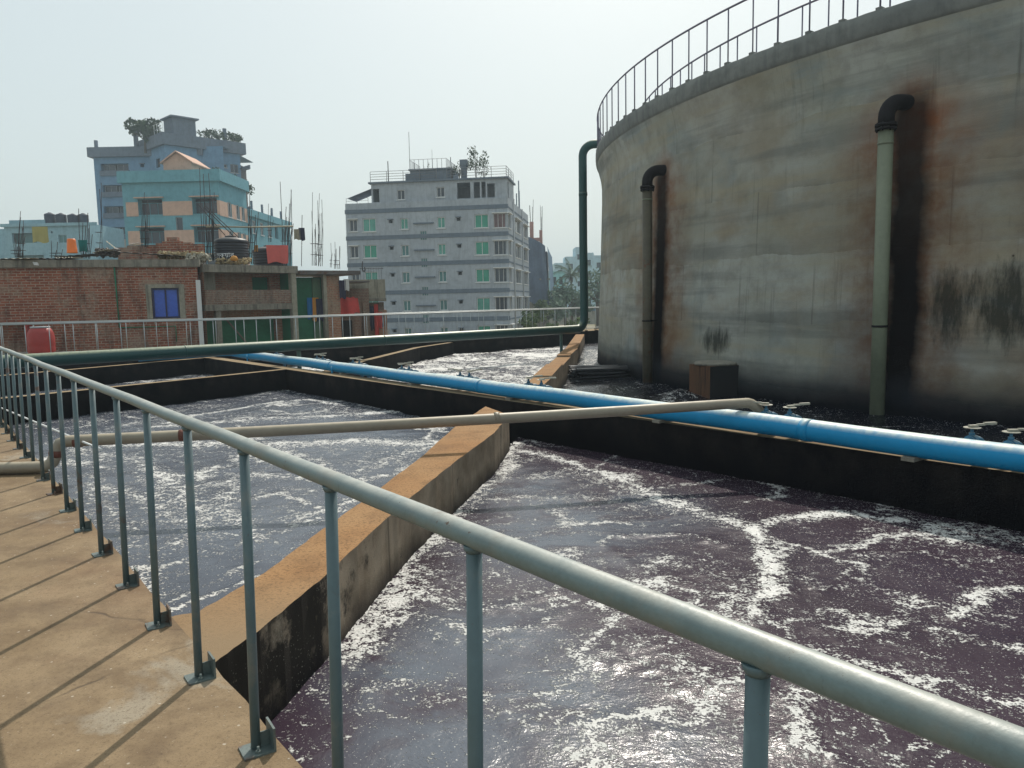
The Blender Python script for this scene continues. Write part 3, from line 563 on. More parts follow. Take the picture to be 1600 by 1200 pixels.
for s_ in (13.75, 19.6):       # drain stubs on the near side
    q = ba + bd*s_ + bn*.11*(1 if bn.y < 0 else -1)
    MB().tube([q+V((0, 0, .02)), q+V((0, 0, -.22))], .022, 8).tube([q+V((0, 0, -.22)), q+V((0, 0, -.24))], .05, 10).build('drain_stub', M['blue_pipe'], bl, 'world')
# valves behind the blue pipe
far = bn if bn.y > 0 else -bn
vmesh = None
def make_valve(loc, rz, lev, label):
    t = thing('valve', label, 'valve', loc, rz, 'valves on the air drops behind the blue pipe')
    # local: +y away from the header. stub, wafer body, neck, plate, lever
    MB().tube([(0, -.14, .0), (0, .16, .0), (0, .21, -.02), (0, .235, -.08), (0, .24, -.62)], .035, 12).build('drop_pipe', M['valve'], t)
    MB().tube([(0, .0, 0), (0, .06, 0)], .062, 16).tube([(0, -.03, 0), (0, -.018, 0)], .056, 16).tube([(0, .078, 0), (0, .09, 0)], .056, 16).build('valve_body', M['valve'], t)
    MB().tube([(0, .03, .05), (0, .03, .125)], .014, 8).tube([(0, .03, .06), (0, .03, .085)], .026, 8).build('valve_neck', M['valve'], t)
    MB().tube([(0, .03, .125), (0, .03, .131)], .072, 16).build('notch_plate', M['valve_metal'], t)
    R = Matrix.Translation((0, .03, 0)) @ Matrix.Rotation(lev, 4, 'Z'); m = MB()
    m.box(-.03, .05, -.02, .02, .133, .152, R); m.box(.05, .12, -.012, .012, .142, .160, R); m.box(.12, .235, -.017, .017, .148, .170, R); m.build('lever', M['valve_metal'], t)
    return t
VP = [((-6.55, 20.8), 2.2), ((-4.95, 18.55), .4), ((-4.75, 18.25), 2.7), ((-3.66, 17.0), .5), ((-3.5, 16.72), 2.8), ((-2.33, 15.2), .3), ((-2.18, 14.95), 2.9), ((-1.05, 13.5), 2.8), ((-.90, 13.25), .2), ((.16, 11.95), .3), ((.36, 11.7), -.25), ((2.80, 8.52), 2.9), ((2.98, 8.28), .2), ((4.20, 6.88), .15), ((4.38, 6.62), -.12)]
wh = ['at the far left end', 'left of the pair below the green pipe support', 'right of the pair below the green pipe support', 'on the left where the thin bent wall meets the pipe', 'on the right where the thin bent wall meets the pipe', 'just beyond the bent wall on the left', 'just beyond the bent wall on the right', 'on the left against white far water', 'on the right against white far water', 'on the left beside the stepped wall', 'on the right beside the stepped wall', 'on the left under the tan pipe elbow', 'on the right under the tan pipe elbow', 'first of the two in front of the dark tank foot', 'last at the right edge in front of the tank foot']
for (xy, lev), t_ in zip(VP, wh):
    k = (V((*xy, 0)) - ba).dot(bd); q = ba + bd*k + far*(.17); make_valve((q.x, q.y, .20), atan2(far.y, far.x)-pi/2, lev - (atan2(far.y, far.x)-pi/2), 'blue lever valve ' + t_)
# tan pipe
tp = thing('tan_pipe', 'tan plastic pipe crossing over both near basins', 'pipe', (-4.6, 7.3, 0))
A = V((-4.28, 7.38, .305)); Bp = gz(1168, 629.5, .345); dT = (Bp-A).normalized(); dl = V((-.70, -.72, 0)).normalized(); dl = (gz(0, 731, .062)-gz(70, 729, .062)).normalized()
L0 = V((-4.62, 7.12, .062))
L0 = gz(62, 730, .062); A = gy(104, 689.5, L0.y+.10); dT = (Bp-A).normalized()
pts = [L0 + dl*6, L0 + dl*1.0, L0, gy(73, 729, L0.y+.02), gy(82, 722, L0.y+.04), gy(87, 711, L0.y+.06), gy(89.5, 701, L0.y+.08), gy(94, 693, L0.y+.09), A, A + dT*.08] + [A + dT*((Bp-A).length*i/12) + V((0, 0, -.018*sin(pi*i/12))) for i in range(1, 13)]
e = Bp + dT*.0; pts += [e + V((.05, .01, -.015)), e + V((.11, .02, -.06)), e + V((.16, .03, -.13)), e + V((.19, .04, -.22))]
MB().tube(pts, .057, 20).build('pipe', M['tan_pipe'], tp, 'world')
for s_, w_ in ((.10, .07), (1.05, .055), (4.2, .05)): ringat(MB(), A + dT*s_ + V((0, 0, -.006)), dT, .0595, w_).build('joint_band', M['rustband' if s_ < 2 else 'tan_pipe'], tp, 'world')
ringat(MB(), gy(87, 709, L0.y+.06), V((.12, .05, 1)), .060, .06).build('joint_band', M['rustband'], tp, 'world')
# thin lance over the left basin
a_, b_ = gz(-40, 620, .02), gz(148, 698, .30)
MB().tube([a_, b_, b_ + (b_-a_).normalized()*.25], .011, 8).solo('thin_pipe', M['white'], 'thin pale rod slanting over the left basin behind the balusters', 'rod')
# green pipe, with the riser up to the tank rim
gp = thing('green_pipe', 'dark green pipe spanning the basins and rising to the tank rim', 'pipe', (2.3, 27.4, 0))
GH = .5; g0, g1 = V((-12.6, 13.9, GH)), V((2.62, 27.45, GH)); gd = (g1-g0).normalized()
r_ = .145; br_ = .38
pts = [g0 + V((0, 0, -.5)), g0 + V((0, 0, -.2)), g0 + gd*.08 + V((0, 0, -.06)), g0 + gd*.25] + [g0 + gd*((g1-g0).length*i/10) for i in range(1, 10)] + arc(g1 - gd*br_ + V((0, 0, br_)), V((0, 0, -br_)), gd*br_)
top = V((g1.x, g1.y, 6.88)); tt = V((.97, -.25, 0)).normalized()
pts += [g1 + V((0, 0, br_+1.5)), V((g1.x-.01, g1.y, 3.5))] + arc(top + tt*br_ - V((0, 0, br_)), -tt*br_, V((0, 0, br_))) + [top + tt*1.7, top + tt*1.9 + V((0, 0, -.06)), top + tt*1.98 + V((0, 0, -.25)), top + tt*1.98 + V((0, 0, -1.0))]
MB().tube(pts, r_, 24).build('pipe', M['green_pipe'], gp, 'world')
for s_ in (3.2, 6.5, 12, 17): ringat(MB(), g0 + gd*s_, gd, r_+.006, .03).build('weld_collar', M['green_pipe'], gp, 'world')
ringat(MB(), V((g1.x, g1.y, 5.2)), V((0, 0, 1)), r_+.008, .12).build('weld_collar', M['green_pipe'], gp, 'world')
for s_ in (9.4, 19.2):
    q = g0 + gd*s_; MB().tube([(q.x, q.y, -1.2), (q.x, q.y, GH-.08)], .055, 10).build('support_leg', M['green_pipe'], gp, 'world')
# ------------------------------------------------------------------ big tank
def tpt(th, R, z): a = radians(th); return V((TC.x - R*cos(a), TC.y - R*sin(a), z))
tk = thing('concrete_tank', 'huge round stained concrete tank with rusty outlet pipes', 'tank', (TC.x, TC.y, 0))
TT = 6.2
random.seed(3)
m = MB(); prof = [(TR+.22, -1.4), (TR+.19, -.5), (TR+.08, 2), (TR+.0, 4.6), (TR, 5.1), (TR+.02, 5.3), (TR+.06, 5.5), (TR+.11, 5.68), (TR+.15, 5.82)]; m.lathe(prof, 240); m.build('wall', M['tank'], tk)
m = MB(); n = 480; 
def rimr(k, j): return random.uniform(-.012, .012)
prof = [(TR+.14, 5.80), (TR+.165, 5.825), (TR+.18, 5.86), (TR+.19, 5.92), (TR+.195, 5.98), (TR+.195, 6.05), (TR+.19, TT-.02), (TR+.15, TT), (TR-1.45, TT), (TR-1.45, TT-.6)]
vs = []; rz_ = [random.uniform(-.012, .012) for _ in range(n)]
for j, (r, z) in enumerate(prof):
    for k in range(n): vs.append((r*cos(2*pi*k/n) + 0, r*sin(2*pi*k/n), z + (rz_[k] if j in (6, 7) else 0)))
m.add(vs, [(j*n+k, j*n+(k+1) % n, (j+1)*n+(k+1) % n, (j+1)*n+k) for j in range(len(prof)-1) for k in range(n)], True)
M['rim'] = concrete('tank_rim_concrete', (.17, .18, .175), (.24, .25, .235), (.08, .09, .10), .3, .6, .3, .4)
m.build('rim_ledge', M['rim'], tk)
m = MB(); m.lathe([(TR-1.47, TT-.6), (.01, TT-.58)], 120); m.build('tank_cover', M['rim'], tk)
def tank_outlet(th, zt, pmat):
    s_ = V((-cos(radians(th)), -sin(radians(th)), 0)); tgt = V((sin(radians(th)), -cos(radians(th)), 0))   # tgt: to the right seen from outside
    # vertical pipe stands .33 off the wall, elbow swings right and into the wall
    base = s_*(TR+.36); el = zt-.34
    p_ = MB().tube([base + V((0, 0, -1.3)), base + V((0, 0, el-.12))], .118, 20)
    o = p_.build('outlet_pipe', M[pmat], tk)
    inn = (-s_*.93 + tgt*.36).normalized(); R_ = .25
    MB().tube([base + V((0, 0, el-.13)), base + V((0, 0, el))] + arc(base + inn*R_ + V((0, 0, el)), -inn*R_, V((0, 0, R_)))[1:] + [base + inn*(R_+.35) + V((0, 0, el+R_))], .125, 20).build('elbow', M['black_iron'], o)
    mm = MB(); ringat(mm, base + V((0, 0, el-.13)), V((0, 0, 1)), .17, .05); ringat(mm, base + V((0, 0, el-.19)), V((0, 0, 1)), .165, .04)
    for k in range(8): a = k*pi/4; q = base + V((.145*cos(a), .145*sin(a), el-.16)); mm.tube([q-V((0, 0, .07)), q+V((0, 0, .07))], .012, 6)
    mm.build('flange', M['black_iron'], o)
    ringat(MB(), base + V((0, 0, el-.42)), V((0, 0, 1)), .124, .03).build('pipe_joint', M['tank_pipe'], o)
    mm = MB(); ringat(mm, base + V((0, 0, 1.0)), V((0, 0, 1)), .128, .035); mm.cbox(base - s_*.2 + V((0, 0, 1.0)), (.30, .04, .035), atan2(s_.y, s_.x)); mm.build('wall_bracket', M['black_iron'], o)
M['tank_pipe2'] = paint('grimy_olive_pipe', (.095, .083, .056), .7, .4, 1.2, .1, rust=.6)
tank_outlet(PIPE_TH[0], 4.62, 'tank_pipe2'); tank_outlet(PIPE_TH[1], 4.74, 'tank_pipe'); tank_outlet(PIPE_TH[2], 4.9, 'tank_pipe')
def ringrail(R, h, label, th0, dth, blk):
    root = thing('tank_railing', label, 'railing', (TC.x, TC.y, TT), 0, 'railings on the tank rim'); M_ = M['ringrail']
    nn = 360; m = MB(); vs = []; r = .021; k8 = 6
    for k in range(nn): a = 2*pi*k/nn; vs += [((R+r*cos(2*pi*j/k8))*cos(a), (R+r*cos(2*pi*j/k8))*sin(a), h + r*sin(2*pi*j/k8)) for j in range(k8)]
    m.add(vs, [(k*k8+j, ((k+1) % nn)*k8+j, ((k+1) % nn)*k8+(j+1) % k8, k*k8+(j+1) % k8) for k in range(nn) for j in range(k8)], True); m.build('top_rail', M_, root)
    pm = MB().tube([(0, 0, 0), (0, 0, h)], .016, 6); fb = MB().box(-.055, .055, -.05, .05, -.02, .035); first = None
    th = th0
    while th < 75:
        a = radians(th+random.uniform(-.08, .08)); q = V((-R*cos(a), -R*sin(a), 0))
        if first is None:
            o = pm.build('baluster', M_, root); f = fb.build('foot_block', M['rim'], o) ; first = (o, f)
        else: o = first[0].copy(); COL.objects.link(o); o.parent = root; f = first[1].copy(); COL.objects.link(f); f.parent = o
        o.location = q; o.rotation_euler = (0, 0, a); th += dth
M['ringrail'] = paint('dark_purple_rail', (.11, .105, .165), .5, .2, 3)
ringrail(TR+.13, 1.08, 'outer railing on the very edge of the tank rim', -46.9, 2.2, True)
ringrail(TR-1.15, 1.08, 'inner railing set back on the tank rim', -45.5, 2.3, False)
# pedestal block at the tank foot
pd = thing('pedestal', 'square concrete pedestal with round cover at the tank foot', 'pedestal', (4.25, 15.95, WZ), radians(19))
m = MB().box(-.385, .385, -.385, .385, -.6, .64); m.mi[2] = 1; m.mi[5] = 1
m.build('block', [concrete('pedestal_concrete', (.17, .08, .045), (.11, .065, .04), (.01, .01, .012), .7, 3, .5, .8), paint('black_slime', (.012, .012, .014), .7, .6, 3, .3)], pd)
MB().lathe([(.0, .641), (.43, .641), (.44, .67), (.41, .70), (.25, .715), (.0, .72)], 28).build('cover', M['slab'], pd)
# stack of slimy planks
rf = thing('plank_stack', 'low stack of dark slimy planks between stepped wall and tank', 'planks', (2.25, 19.9, WZ), radians(8))
random.seed(8)
first = None
for k in range(24):
    m = MB().box(-.8, .8, -.075, .075, 0, .045); o = m.build('plank', M['slime'], rf)
    o.location = (random.uniform(-.06, .06), -.42 + (k % 6)*.17 + random.uniform(-.02, .02), -.02 + .085*(k//6) + random.uniform(0, .02)); o.rotation_euler = (random.uniform(-.04, .04), random.uniform(-.03, .03), random.uniform(-.07, .07)); o.scale = (random.uniform(.75, 1), 1, 1)
MB().box(-.7, .7, -.5, .5, -.5, -.03).build('float', M['slime'], rf)
# ------------------------------------------------------------------ buildings
def boxm(x0, x1, y0, y1, z0, z1): return MB().box(x0, x1, y0, y1, z0, z1)
def window(root, o, d, n, u0, u1, z0, z1, fm, pm, sill=True, mull=1, rec=.16, fw=.06, lab=None, hood=False):
    """frame (part) with its pane (sub-part) set into an opening of a panel wall"""
    o, d, n = V(o), V(d), V(n); m = MB(); P = lambda u, z, k: o + d*u + V((0, 0, z)) - n*k
    def bar(a, b, c, e, k0, k1):
        q = [P(a, c, k0), P(b, c, k0), P(b, c, k1), P(a, c, k1)]; t = [P(a, e, k0), P(b, e, k0), P(b, e, k1), P(a, e, k1)]
        fs = [(3, 2, 1, 0), (4, 5, 6, 7), (0, 1, 5, 4), (1, 2, 6, 5), (2, 3, 7, 6), (3, 0, 4, 7)]
        m.add(q+t, fs)
    a, b, c, e = u0+.004, u1-.004, z0+.004, z1-.004
    bar(a, a+fw, c, e, rec-.05, rec+.02); bar(b-fw, b, c, e, rec-.05, rec+.02); bar(a+fw, b-fw, c, c+fw, rec-.05, rec+.02); bar(a+fw, b-fw, e-fw, e, rec-.05, rec+.02)
    for i in range(mull): x = a + (b-a)*(i+1)/(mull+1); bar(x-fw*.4, x+fw*.4, c+fw, e-fw, rec-.04, rec+.015)
    if sill: bar(u0-.09, u1+.09, z0-.08, z0-.002, -.10, .05)
    if hood: bar(u0-.12, u1+.12, z1+.002, z1+.09, -.28, .02)
    f = m.build('window', fm, root)
    g = MB(); g.quad(P(a, c, rec), P(b, c, rec), P(b, e, rec), P(a, e, rec)) ; g.build('pane', pm, f)
    if lab: f['label'] = lab
    return f
X, Yv, ONE = V((1, 0, 0)), V((0, 1, 0)), V((0, 0, 1))
rad = random.Random(11)
def cloth(w_, h_, n=10, seed=0, wav=.04):
    m = MB(); vs = []; r = random.Random(seed)
    ph = r.uniform(0, 6); 
    for j in range(n+1):
        for i in range(n+1):
            u, v = i/n, j/n; vs.append(((u-.5)*w_*(1-.08*v*sin(ph)), wav*sin(u*9+ph+v*1.5)*v + .02*sin(u*23), -h_*v*(1+.06*sin(u*7+ph))))
    m.add(vs, [(j*(n+1)+i, j*(n+1)+i+1, (j+1)*(n+1)+i+1, (j+1)*(n+1)+i) for j in range(n) for i in range(n)], True)
    b = len(m.v); m.v += [(x, y+.012, z) for x, y, z in vs]; m.f += [[b+q for q in f[::-1]] for f in m.f[:n*n]]; m.sm += [True]*n*n; m.mi += [0]*n*n
    return m
# ---- white six storey building
WB = V((-17.2, 82.5, GZ)); WR = atan2(-2.6, 17.6); W_, DP = 17.3, 17.0
wb = thing('apartment_building', 'pale grey six storey apartment block with green windows and rooftop railings', 'building', WB, WR)
zf = lambda z: z - GZ      # world height to local
bands = [zf(z_) for z_ in (11.17, 8.42, 5.62, 2.66, -.25)]
holes_f, holes_s, wins = [], [], []
for i, zb in enumerate(bands):
    zc = zb - 1.43
    fl = [('big', W_-2.75), ('small', W_-7.0), ('small', W_-10.95), ('big', W_-14.75)]
    for kind, uc in fl:
        hw, hh = (.72, .68) if kind == 'big' else (.42, .56)
        h = (uc-hw, uc+hw, zc-hh, zc+hh); holes_f.append(h); wins.append((h, kind, i))
    hc = (W_-1.5, W_-.13, zc-.72, zc+.72); holes_f.append(hc); wins.append((hc, 'corner', i))
    hl = (.35, 1.25, zc-.62, zc+.62); holes_f.append(hl); wins.append((hl, 'left', i))
    for uc in (W_-5.15, W_-12.4): holes_f.append((uc-.2, uc+.2, zc+.12, zc+.45)); 
    holes_f.append((W_-9.3, W_-8.55, zb-.45, zb+.55)) if i else None
    for y0, y1 in ((.13, 1.9), (5.2, 9.4), (12.2, 16.0)): holes_s.append((y0, y1, zc-.72, zc+.72))
top0 = zf(12.02)
m = MB().panel((0, 0, 0), X, -Yv, W_, 0, top0, holes_f, .3).panel((W_, 0, 0), Yv, X, DP, 0, top0, holes_s, .3)
m.panel((0, 0, 0), Yv, -X, DP, 0, top0, [], .3).panel((0, DP, 0), X, Yv, W_, 0, top0, [], .3); m.quad((0, 0, top0), (W_, 0, top0), (W_, DP, top0), (0, DP, top0)); m.build('wall', M['plaster_grey'], wb)
MB().box(.5, W_-.5, .9, DP-.5, .1, top0-.1).build('interior', M['dark'], wb)
for (h, kind, i) in wins:
    fm, pm = M['white'], M[rad.choice(['pane_green', 'pane_green', 'pane_green2']) if kind == 'big' else (rad.choice(['pane_teal', 'pane_teal', 'pane_dark', 'pane_green2']) if kind == 'small' else rad.choice(['pane_dark', 'pane_dark', 'pane_curtain']))]
    window(wb, (0, 0, 0), X, -Yv, *h, fm, pm, mull=1 if kind != 'corner' else 2, fw=.07 if kind != 'corner' else .05, hood=kind in ('corner', 'left'))
for h in holes_s: window(wb, (W_, 0, 0), Yv, X, *h, M['white'], M['pane_dark'], mull=2, fw=.05, hood=True)
for i, zb in enumerate(bands):
    m = MB().box(-.05, W_+.05, -.06, -.002, zb-.22, zb+.20); m.box(W_+.002, W_+.06, 0, DP, zb-.16, zb-.0); m.build('string_course', M['band_grey'], wb)
    zc = zb-1.43; m = MB()
    for uc in (W_-5.15, W_-12.4): MB().box(uc-.3, uc+.3, -.28, -.004, zc+.46, zc+.53).build('sun_ledge', M['band_grey'], wb)
    MB().box(W_-9.95, W_-7.8, -.22, -.004, zc-.08, zc+.05).build('sun_ledge', M['band_grey'], wb)
    if i: window(wb, (0, 0, 0), X, -Yv, W_-9.3, W_-8.55, zb-.45, zb+.55, M['greyframe'], M['pane_teal'], False, 2, .05)
for x_ in (W_+.0,):
    for y_ in (3.4, 10.6): MB().tube([(W_+.12, y_, 0), (W_+.12, y_, top0)], .07, 8).build('drain_pipe', M['greyframe'], wb)
pz1 = zf(14.0); px0, px1 = 1.7+1.1, W_-.1     # set-back top floor
hp = [(W_-7.05-.42-px0, W_-7.05+.42-px0, top0+.35, top0+1.35), (W_-11.3-.42-px0, W_-11.3+.42-px0, top0+.25, top0+1.25), (W_-5.3-px0, W_-3.9-px0, top0+.12, pz1-.25), (W_-3.55-px0, W_-2.9-px0, top0+.12, pz1-.25), (W_-2.75-px0, W_-2.3-px0, top0+.12, pz1-.25), (W_-2.15-px0, W_-1.35-px0, top0+.12, pz1-.45), (.15, .85, top0+.1, top0+1.45)]
m = MB().panel((px0, .35, 0), X, -Yv, px1-px0, top0+.002, pz1, hp, .25); m.panel((px1, .35, 0), Yv, X, 5.0, top0+.002, pz1, [(.5, 1.4, top0+.12, pz1-.25)], .25).panel((px0, .35, 0), Yv, -X, 5, top0+.002, pz1, [], .2)
m.box(px0+.3, W_-1.25, 5.2, 5.35, top0+.01, pz1-.01); m.build('penthouse_wall', M['plaster_grey'], wb)
MB().box(px0-.25, px1+.2, .1, 5.6, pz1, pz1+.16).build('roof_slab', M['band_grey'], wb)
for h in hp[:2]: window(wb, (px0, .35, 0), X, -Yv, *h, M['white'], M['pane_dark'], mull=1)
def localrail(root, pts, h, sp, mat, rails=(1,), pr=.02, name='roof_railing'):
    m = MB(); pts = [V(q) for q in pts]
    for a, b in zip(pts, pts[1:]):
        for k in rails: m.tube([a+ONE*h*k, b+ONE*h*k], pr*.8, 5)
        n = max(1, int((b-a).length/sp))
        for i in range(n+1): q = a + (b-a)*i/n; m.tube([q, q+ONE*h], pr, 5)
    return m.build(name, mat, root)
M['roofrail'] = paint('roof_rail_dark', (.16, .16, .17), .6, .2, 2)
zr = pz1+.16
localrail(wb, [(px0, .2, zr), (px0+7.9-.8, .2, zr)], 1.05, 1.5, M['roofrail'], (.25, .5, .75, 1), .03)
localrail(wb, [(px0+8.2, .2, zr), (px1, .2, zr), (px1, 5.3, zr)], 1.05, 1.5, M['roofrail'], (.25, .5, .75, 1), .03)
localrail(wb, [(.1, .1, top0), (px0-.3, .1, top0)], .55, 1.2, M['roofrail'], (.5, 1), .02)
sx0, sx1 = W_-10.3, W_-6.0
MB().box(sx0, sx1, .6, 4.6, zr+.002, zr+1.05).box(sx0-.15, sx1+.1, .45, 4.75, zr+1.05, zr+1.2).build('stair_house', M['band_grey'], wb)
localrail(wb, [(sx0, 4.6, zr+1.2), (sx0, .55, zr+1.2), (sx1-.4, .55, zr+1.2), (sx1-.4, 4.6, zr+1.2)], .95, .45, M['roofrail'], (1,), .025)
for q_, h_, w_ in (((sx0, .6, zr+1.2), 3.8, .03), ((sx0+2.4, .6, zr+1.2), 1.9, .02), ((px0+1.9, .4, zr), 2.1, .06), ((W_-5.9, .4, zr), 2.2, .05)): MB().tube([q_, (q_[0], q_[1], q_[2]+h_)], w_, 6).build('mast', M['roofrail'], wb)
MB().box(px0+3.7, px0+5.3, .5, 1.4, zr+.002, zr+.75).build('roof_tank', M['band_grey'], wb)
m = MB().box(W_-4.85, W_-4.3, .35, .9, zr+.002, zr+1.35).box(W_-4.95, W_-4.2, .3, .95, zr+1.35, zr+1.9); m.build('roof_pillar', M['band_grey'], wb)
m = MB()
for x_, y_, h in ((W_-.2, 6.0, .6), (W_-.2, 8.3, 1.5), (W_-.2, 10.6, 2.1), (W_-.25, 5.6, 1.9), (W_-.3, 11, 3.3)): MB().box(x_-.06, x_+.06, y_-.06, y_+.06, top0+.002, top0+h).build('roof_post', M['band_grey'], wb)
MB().add([(0.2, .2, top0+.5), (px0+.1, .3, top0+1.55), (px0+.1, 3, top0+1.55), (.2, 3, top0+.5)], [(0, 1, 2, 3), (3, 2, 1, 0)]) or None
m = MB().box(-.0, 1, 0, 1, 0, .03); 
awn = MB(); awn.add([(0.2, .2, top0+.55), (px0+.1, .3, top0+1.5), (px0+.1, 3, top0+1.5), (.2, 3, top0+.55), (0.2, .2, top0+.58), (px0+.1, .3, top0+1.53), (px0+.1, 3, top0+1.53), (.2, 3, top0+.58)], [(3, 2, 1, 0), (4, 5, 6, 7), (0, 1, 5, 4), (1, 2, 6, 5), (2, 3, 7, 6), (3, 0, 4, 7)]); awn.build('awning', M['net'], wb)
# ---- foliage builders
def crown(m, c, R, n, seed, leaf=.16, squash=.8, lumps=9, gap=.35):
    r = random.Random(seed); c = V(c); L = []
    for k in range(lumps):
        d = V((r.gauss(0, 1), r.gauss(0, 1), r.gauss(0, .8))).normalized()*R*r.uniform(.35, .8); d.z *= squash; L.append((c+d, R*r.uniform(.3, .5)))
    for k in range(n):
        q, rr = r.choice(L); d = V((r.gauss(0, 1), r.gauss(0, 1), r.gauss(0, 1))).normalized()*rr*(r.uniform(gap, 1)**.5)*r.uniform(.75, 1.1); d.z *= .85; o = q+d
        a = V((r.gauss(0, 1), r.gauss(0, 1), r.gauss(0, 1))).normalized(); b = a.orthogonal().normalized(); s_ = leaf*r.uniform(.6, 1.4)
        m.add([o-a*s_, o+b*s_*.55, o+a*s_, o-b*s_*.55], [(0, 1, 2, 3)])
def tree(loc, R, H, label, mat='leaf', n=1500, seed=1, cat='tree', name='tree', leaf=.25, group=None, squash=.8, lumps=10):
    t = thing(name, label, cat, loc, 0, group); r = random.Random(seed)
    m = MB(); m.tube([(0, 0, 0), (r.uniform(-.1, .1)*R, 0, H*.45), (r.uniform(-.15, .15)*R, .1*R, H*.8)], [R*.09, R*.06, R*.03], 7)
    for k in range(5): a = r.uniform(0, 6.28); m.tube([(0, 0, H*r.uniform(.35, .5)), (cos(a)*R*.55, sin(a)*R*.55, H*r.uniform(.65, .9))], [R*.04, R*.012], 5)
    m.build('trunk', M['bark'], t); m = MB(); crown(m, (0, 0, H-R*.5*squash), R, n, seed, leaf, squash, lumps); m.build('crown', M[mat], t); return t
def shrub(loc, R, H, label, seed=1, n=260, mat='leaf', leaf=.09, group=None, cat='plant', name='potted_shrub'):
    t = thing(name, label, cat, loc, 0, group); r = random.Random(seed); m = MB()
    for k in range(9): a = r.uniform(0, 6.28); q = V((cos(a)*R*.8*r.random(), sin(a)*R*.8*r.random(), H*r.uniform(.7, 1.1))); m.tube([(0, 0, 0), q*.5+V((0, 0, .1*H)), q], [.022, .014, .008], 4)
    m.build('stems', M['bark'], t); m = MB(); crown(m, (0, 0, H*.62), R*1.15, n, seed, leaf, 1.1, 18, .02); m.build('leaves', M[mat], t); return t
def wbp(x, y, z): v = Matrix.Rotation(WR, 4, 'Z') @ V((x, y, z)); return WB + v
shrub(wbp(W_-3.4, 1.0, zr), 1.35, 3.2, 'leafy rooftop tree beside the pillar on the grey apartment block', 3, 420, leaf=.13, name='rooftop_tree', cat='tree')
for k, (x_, h, t_) in enumerate(((W_-6.0, 1.5, 'left of the pole'), (W_-5.2, 1.7, 'right of the pole'), (W_-2.6, 1.3, 'at the right end of the roof rail'), (px0+5.9, 1.9, 'left of the stair house'))): shrub(wbp(x_, 1.3, zr), .75, h, 'twiggy rooftop shrub on the grey apartment block ' + t_, 20+k, 110 if k < 3 else 25, leaf=.11)
# ---- scaffold building in netting behind it
ub = thing('unfinished_building', 'unfinished building wrapped in dark netting with bare concrete columns on top', 'building', (1.9, 101, GZ), radians(-4))
H_ = zf(9.5); MB().box(0, 3.1, .1, 9, 0, H_-6.6).build('lower_wall', M['slab_pale'], ub)
m = MB(); vs = []; nx, nz_ = 18, 16
for j in range(nz_+1):
    for i in range(nx+1):
        u = i/nx; v = j/nz_; zt_ = (H_+.3) - 1.3*u**1.6; zb_ = 4.6-2.0*u; vs.append((u*(2.75+.45*(1-v)), -.25 - .15*sin(u*14+v*3) - .3*(1-v), zb_+(zt_-zb_)*v))
m.add(vs, [(j*(nx+1)+i, j*(nx+1)+i+1, (j+1)*(nx+1)+i+1, (j+1)*(nx+1)+i) for j in range(nz_) for i in range(nx)], True)
m.cur = 0; m.build('front_netting', M['net'], ub)
m = MB(); m.add([(3.05, -.4, H_-1.1), (3.25, 4, H_-1.6), (3.5, 8, H_-2), (3.9, 8, 3), (3.6, 3, 2.5), (3.5, -.6, 2.6)], [(0, 5, 4, 1), (1, 4, 3, 2)], True); m.build('side_netting', M['net_blue'], ub)
MB().box(.1, 3.0, .2, 8.8, H_-6.6, H_-1.7).build('floor_frame', M['net'], ub)
MB().box(.75, 1.25, .8, 1.3, H_-1.7, H_+2.2).build('column', M['pink_conc'], ub); MB().box(2.0, 2.4, .8, 1.3, H_-1.7, H_+1.1).build('column', M['pink_conc'], ub); MB().box(1.255, 1.995, .9, 1.2, H_-.3, H_+.15).build('beam', M['pink_conc'], ub)
m = MB(); r = random.Random(4)
for cx, z_ in ((1.0, H_+2.1), (2.2, H_+1.0)):
    for k in range(7): a, b = r.uniform(-.2, .2), r.uniform(-.2, .2); m.tube([(cx+a, 1+b, z_), (cx+a*1.6, 1+b*1.5, z_+r.uniform(1.4, 3.4))], .03, 4)
m.build('rebar', M['rebar'], ub)
m = MB(); 
for z_ in (H_-5.3, H_-7.2): m.box(-.2, 3.4, -.3, .08, z_-.05, z_+.12)
m.build('floor_ledge', M['slab_pale'], ub)
# ---- teal and peach block
TB = V((gy(191, 300, 83).x, 83, GZ)); tb = thing('teal_building', 'teal and peach block with a gabled peach roof room', 'building', TB, radians(-1.5))
TW = gy(346, 300, 83).x - TB.x - .2; tz = zf(gy(346, 266, 83).z); hf = []; hsd = []
for i in range(4):
    zc = tz - 3.75 - 3.0*i
    hf += [(1.6, 4.2, zc-.85, zc+.95), (7.4, TW-.25, zc-.85, zc+.95), (5.5, 6.25, zc-2.5, zc-1.05)]
    hsd += [(2.2, 3.3, zc-.85, zc+.75), (4.6, 5.6, zc-.85, zc+.75), (6.2, 7.1, zc-.85, zc+.75)]
ext0, ext1, ez = 8.0, 24.0, zf(12.7)
hse = [(1.5+2.7*k, 2.6+2.7*k, ez-2.6-3*i, ez-1.1-3*i) for k in range(5) for i in range(4)]
m = MB().panel((0, 0, 0), X, -Yv, TW, 0, tz, hf, .9).panel((TW, 0, 0), Yv, X, ext0, 0, tz, hsd, .25).panel((TW, ext0, 0), Yv, X, ext1-ext0, 0, ez, hse, .25)
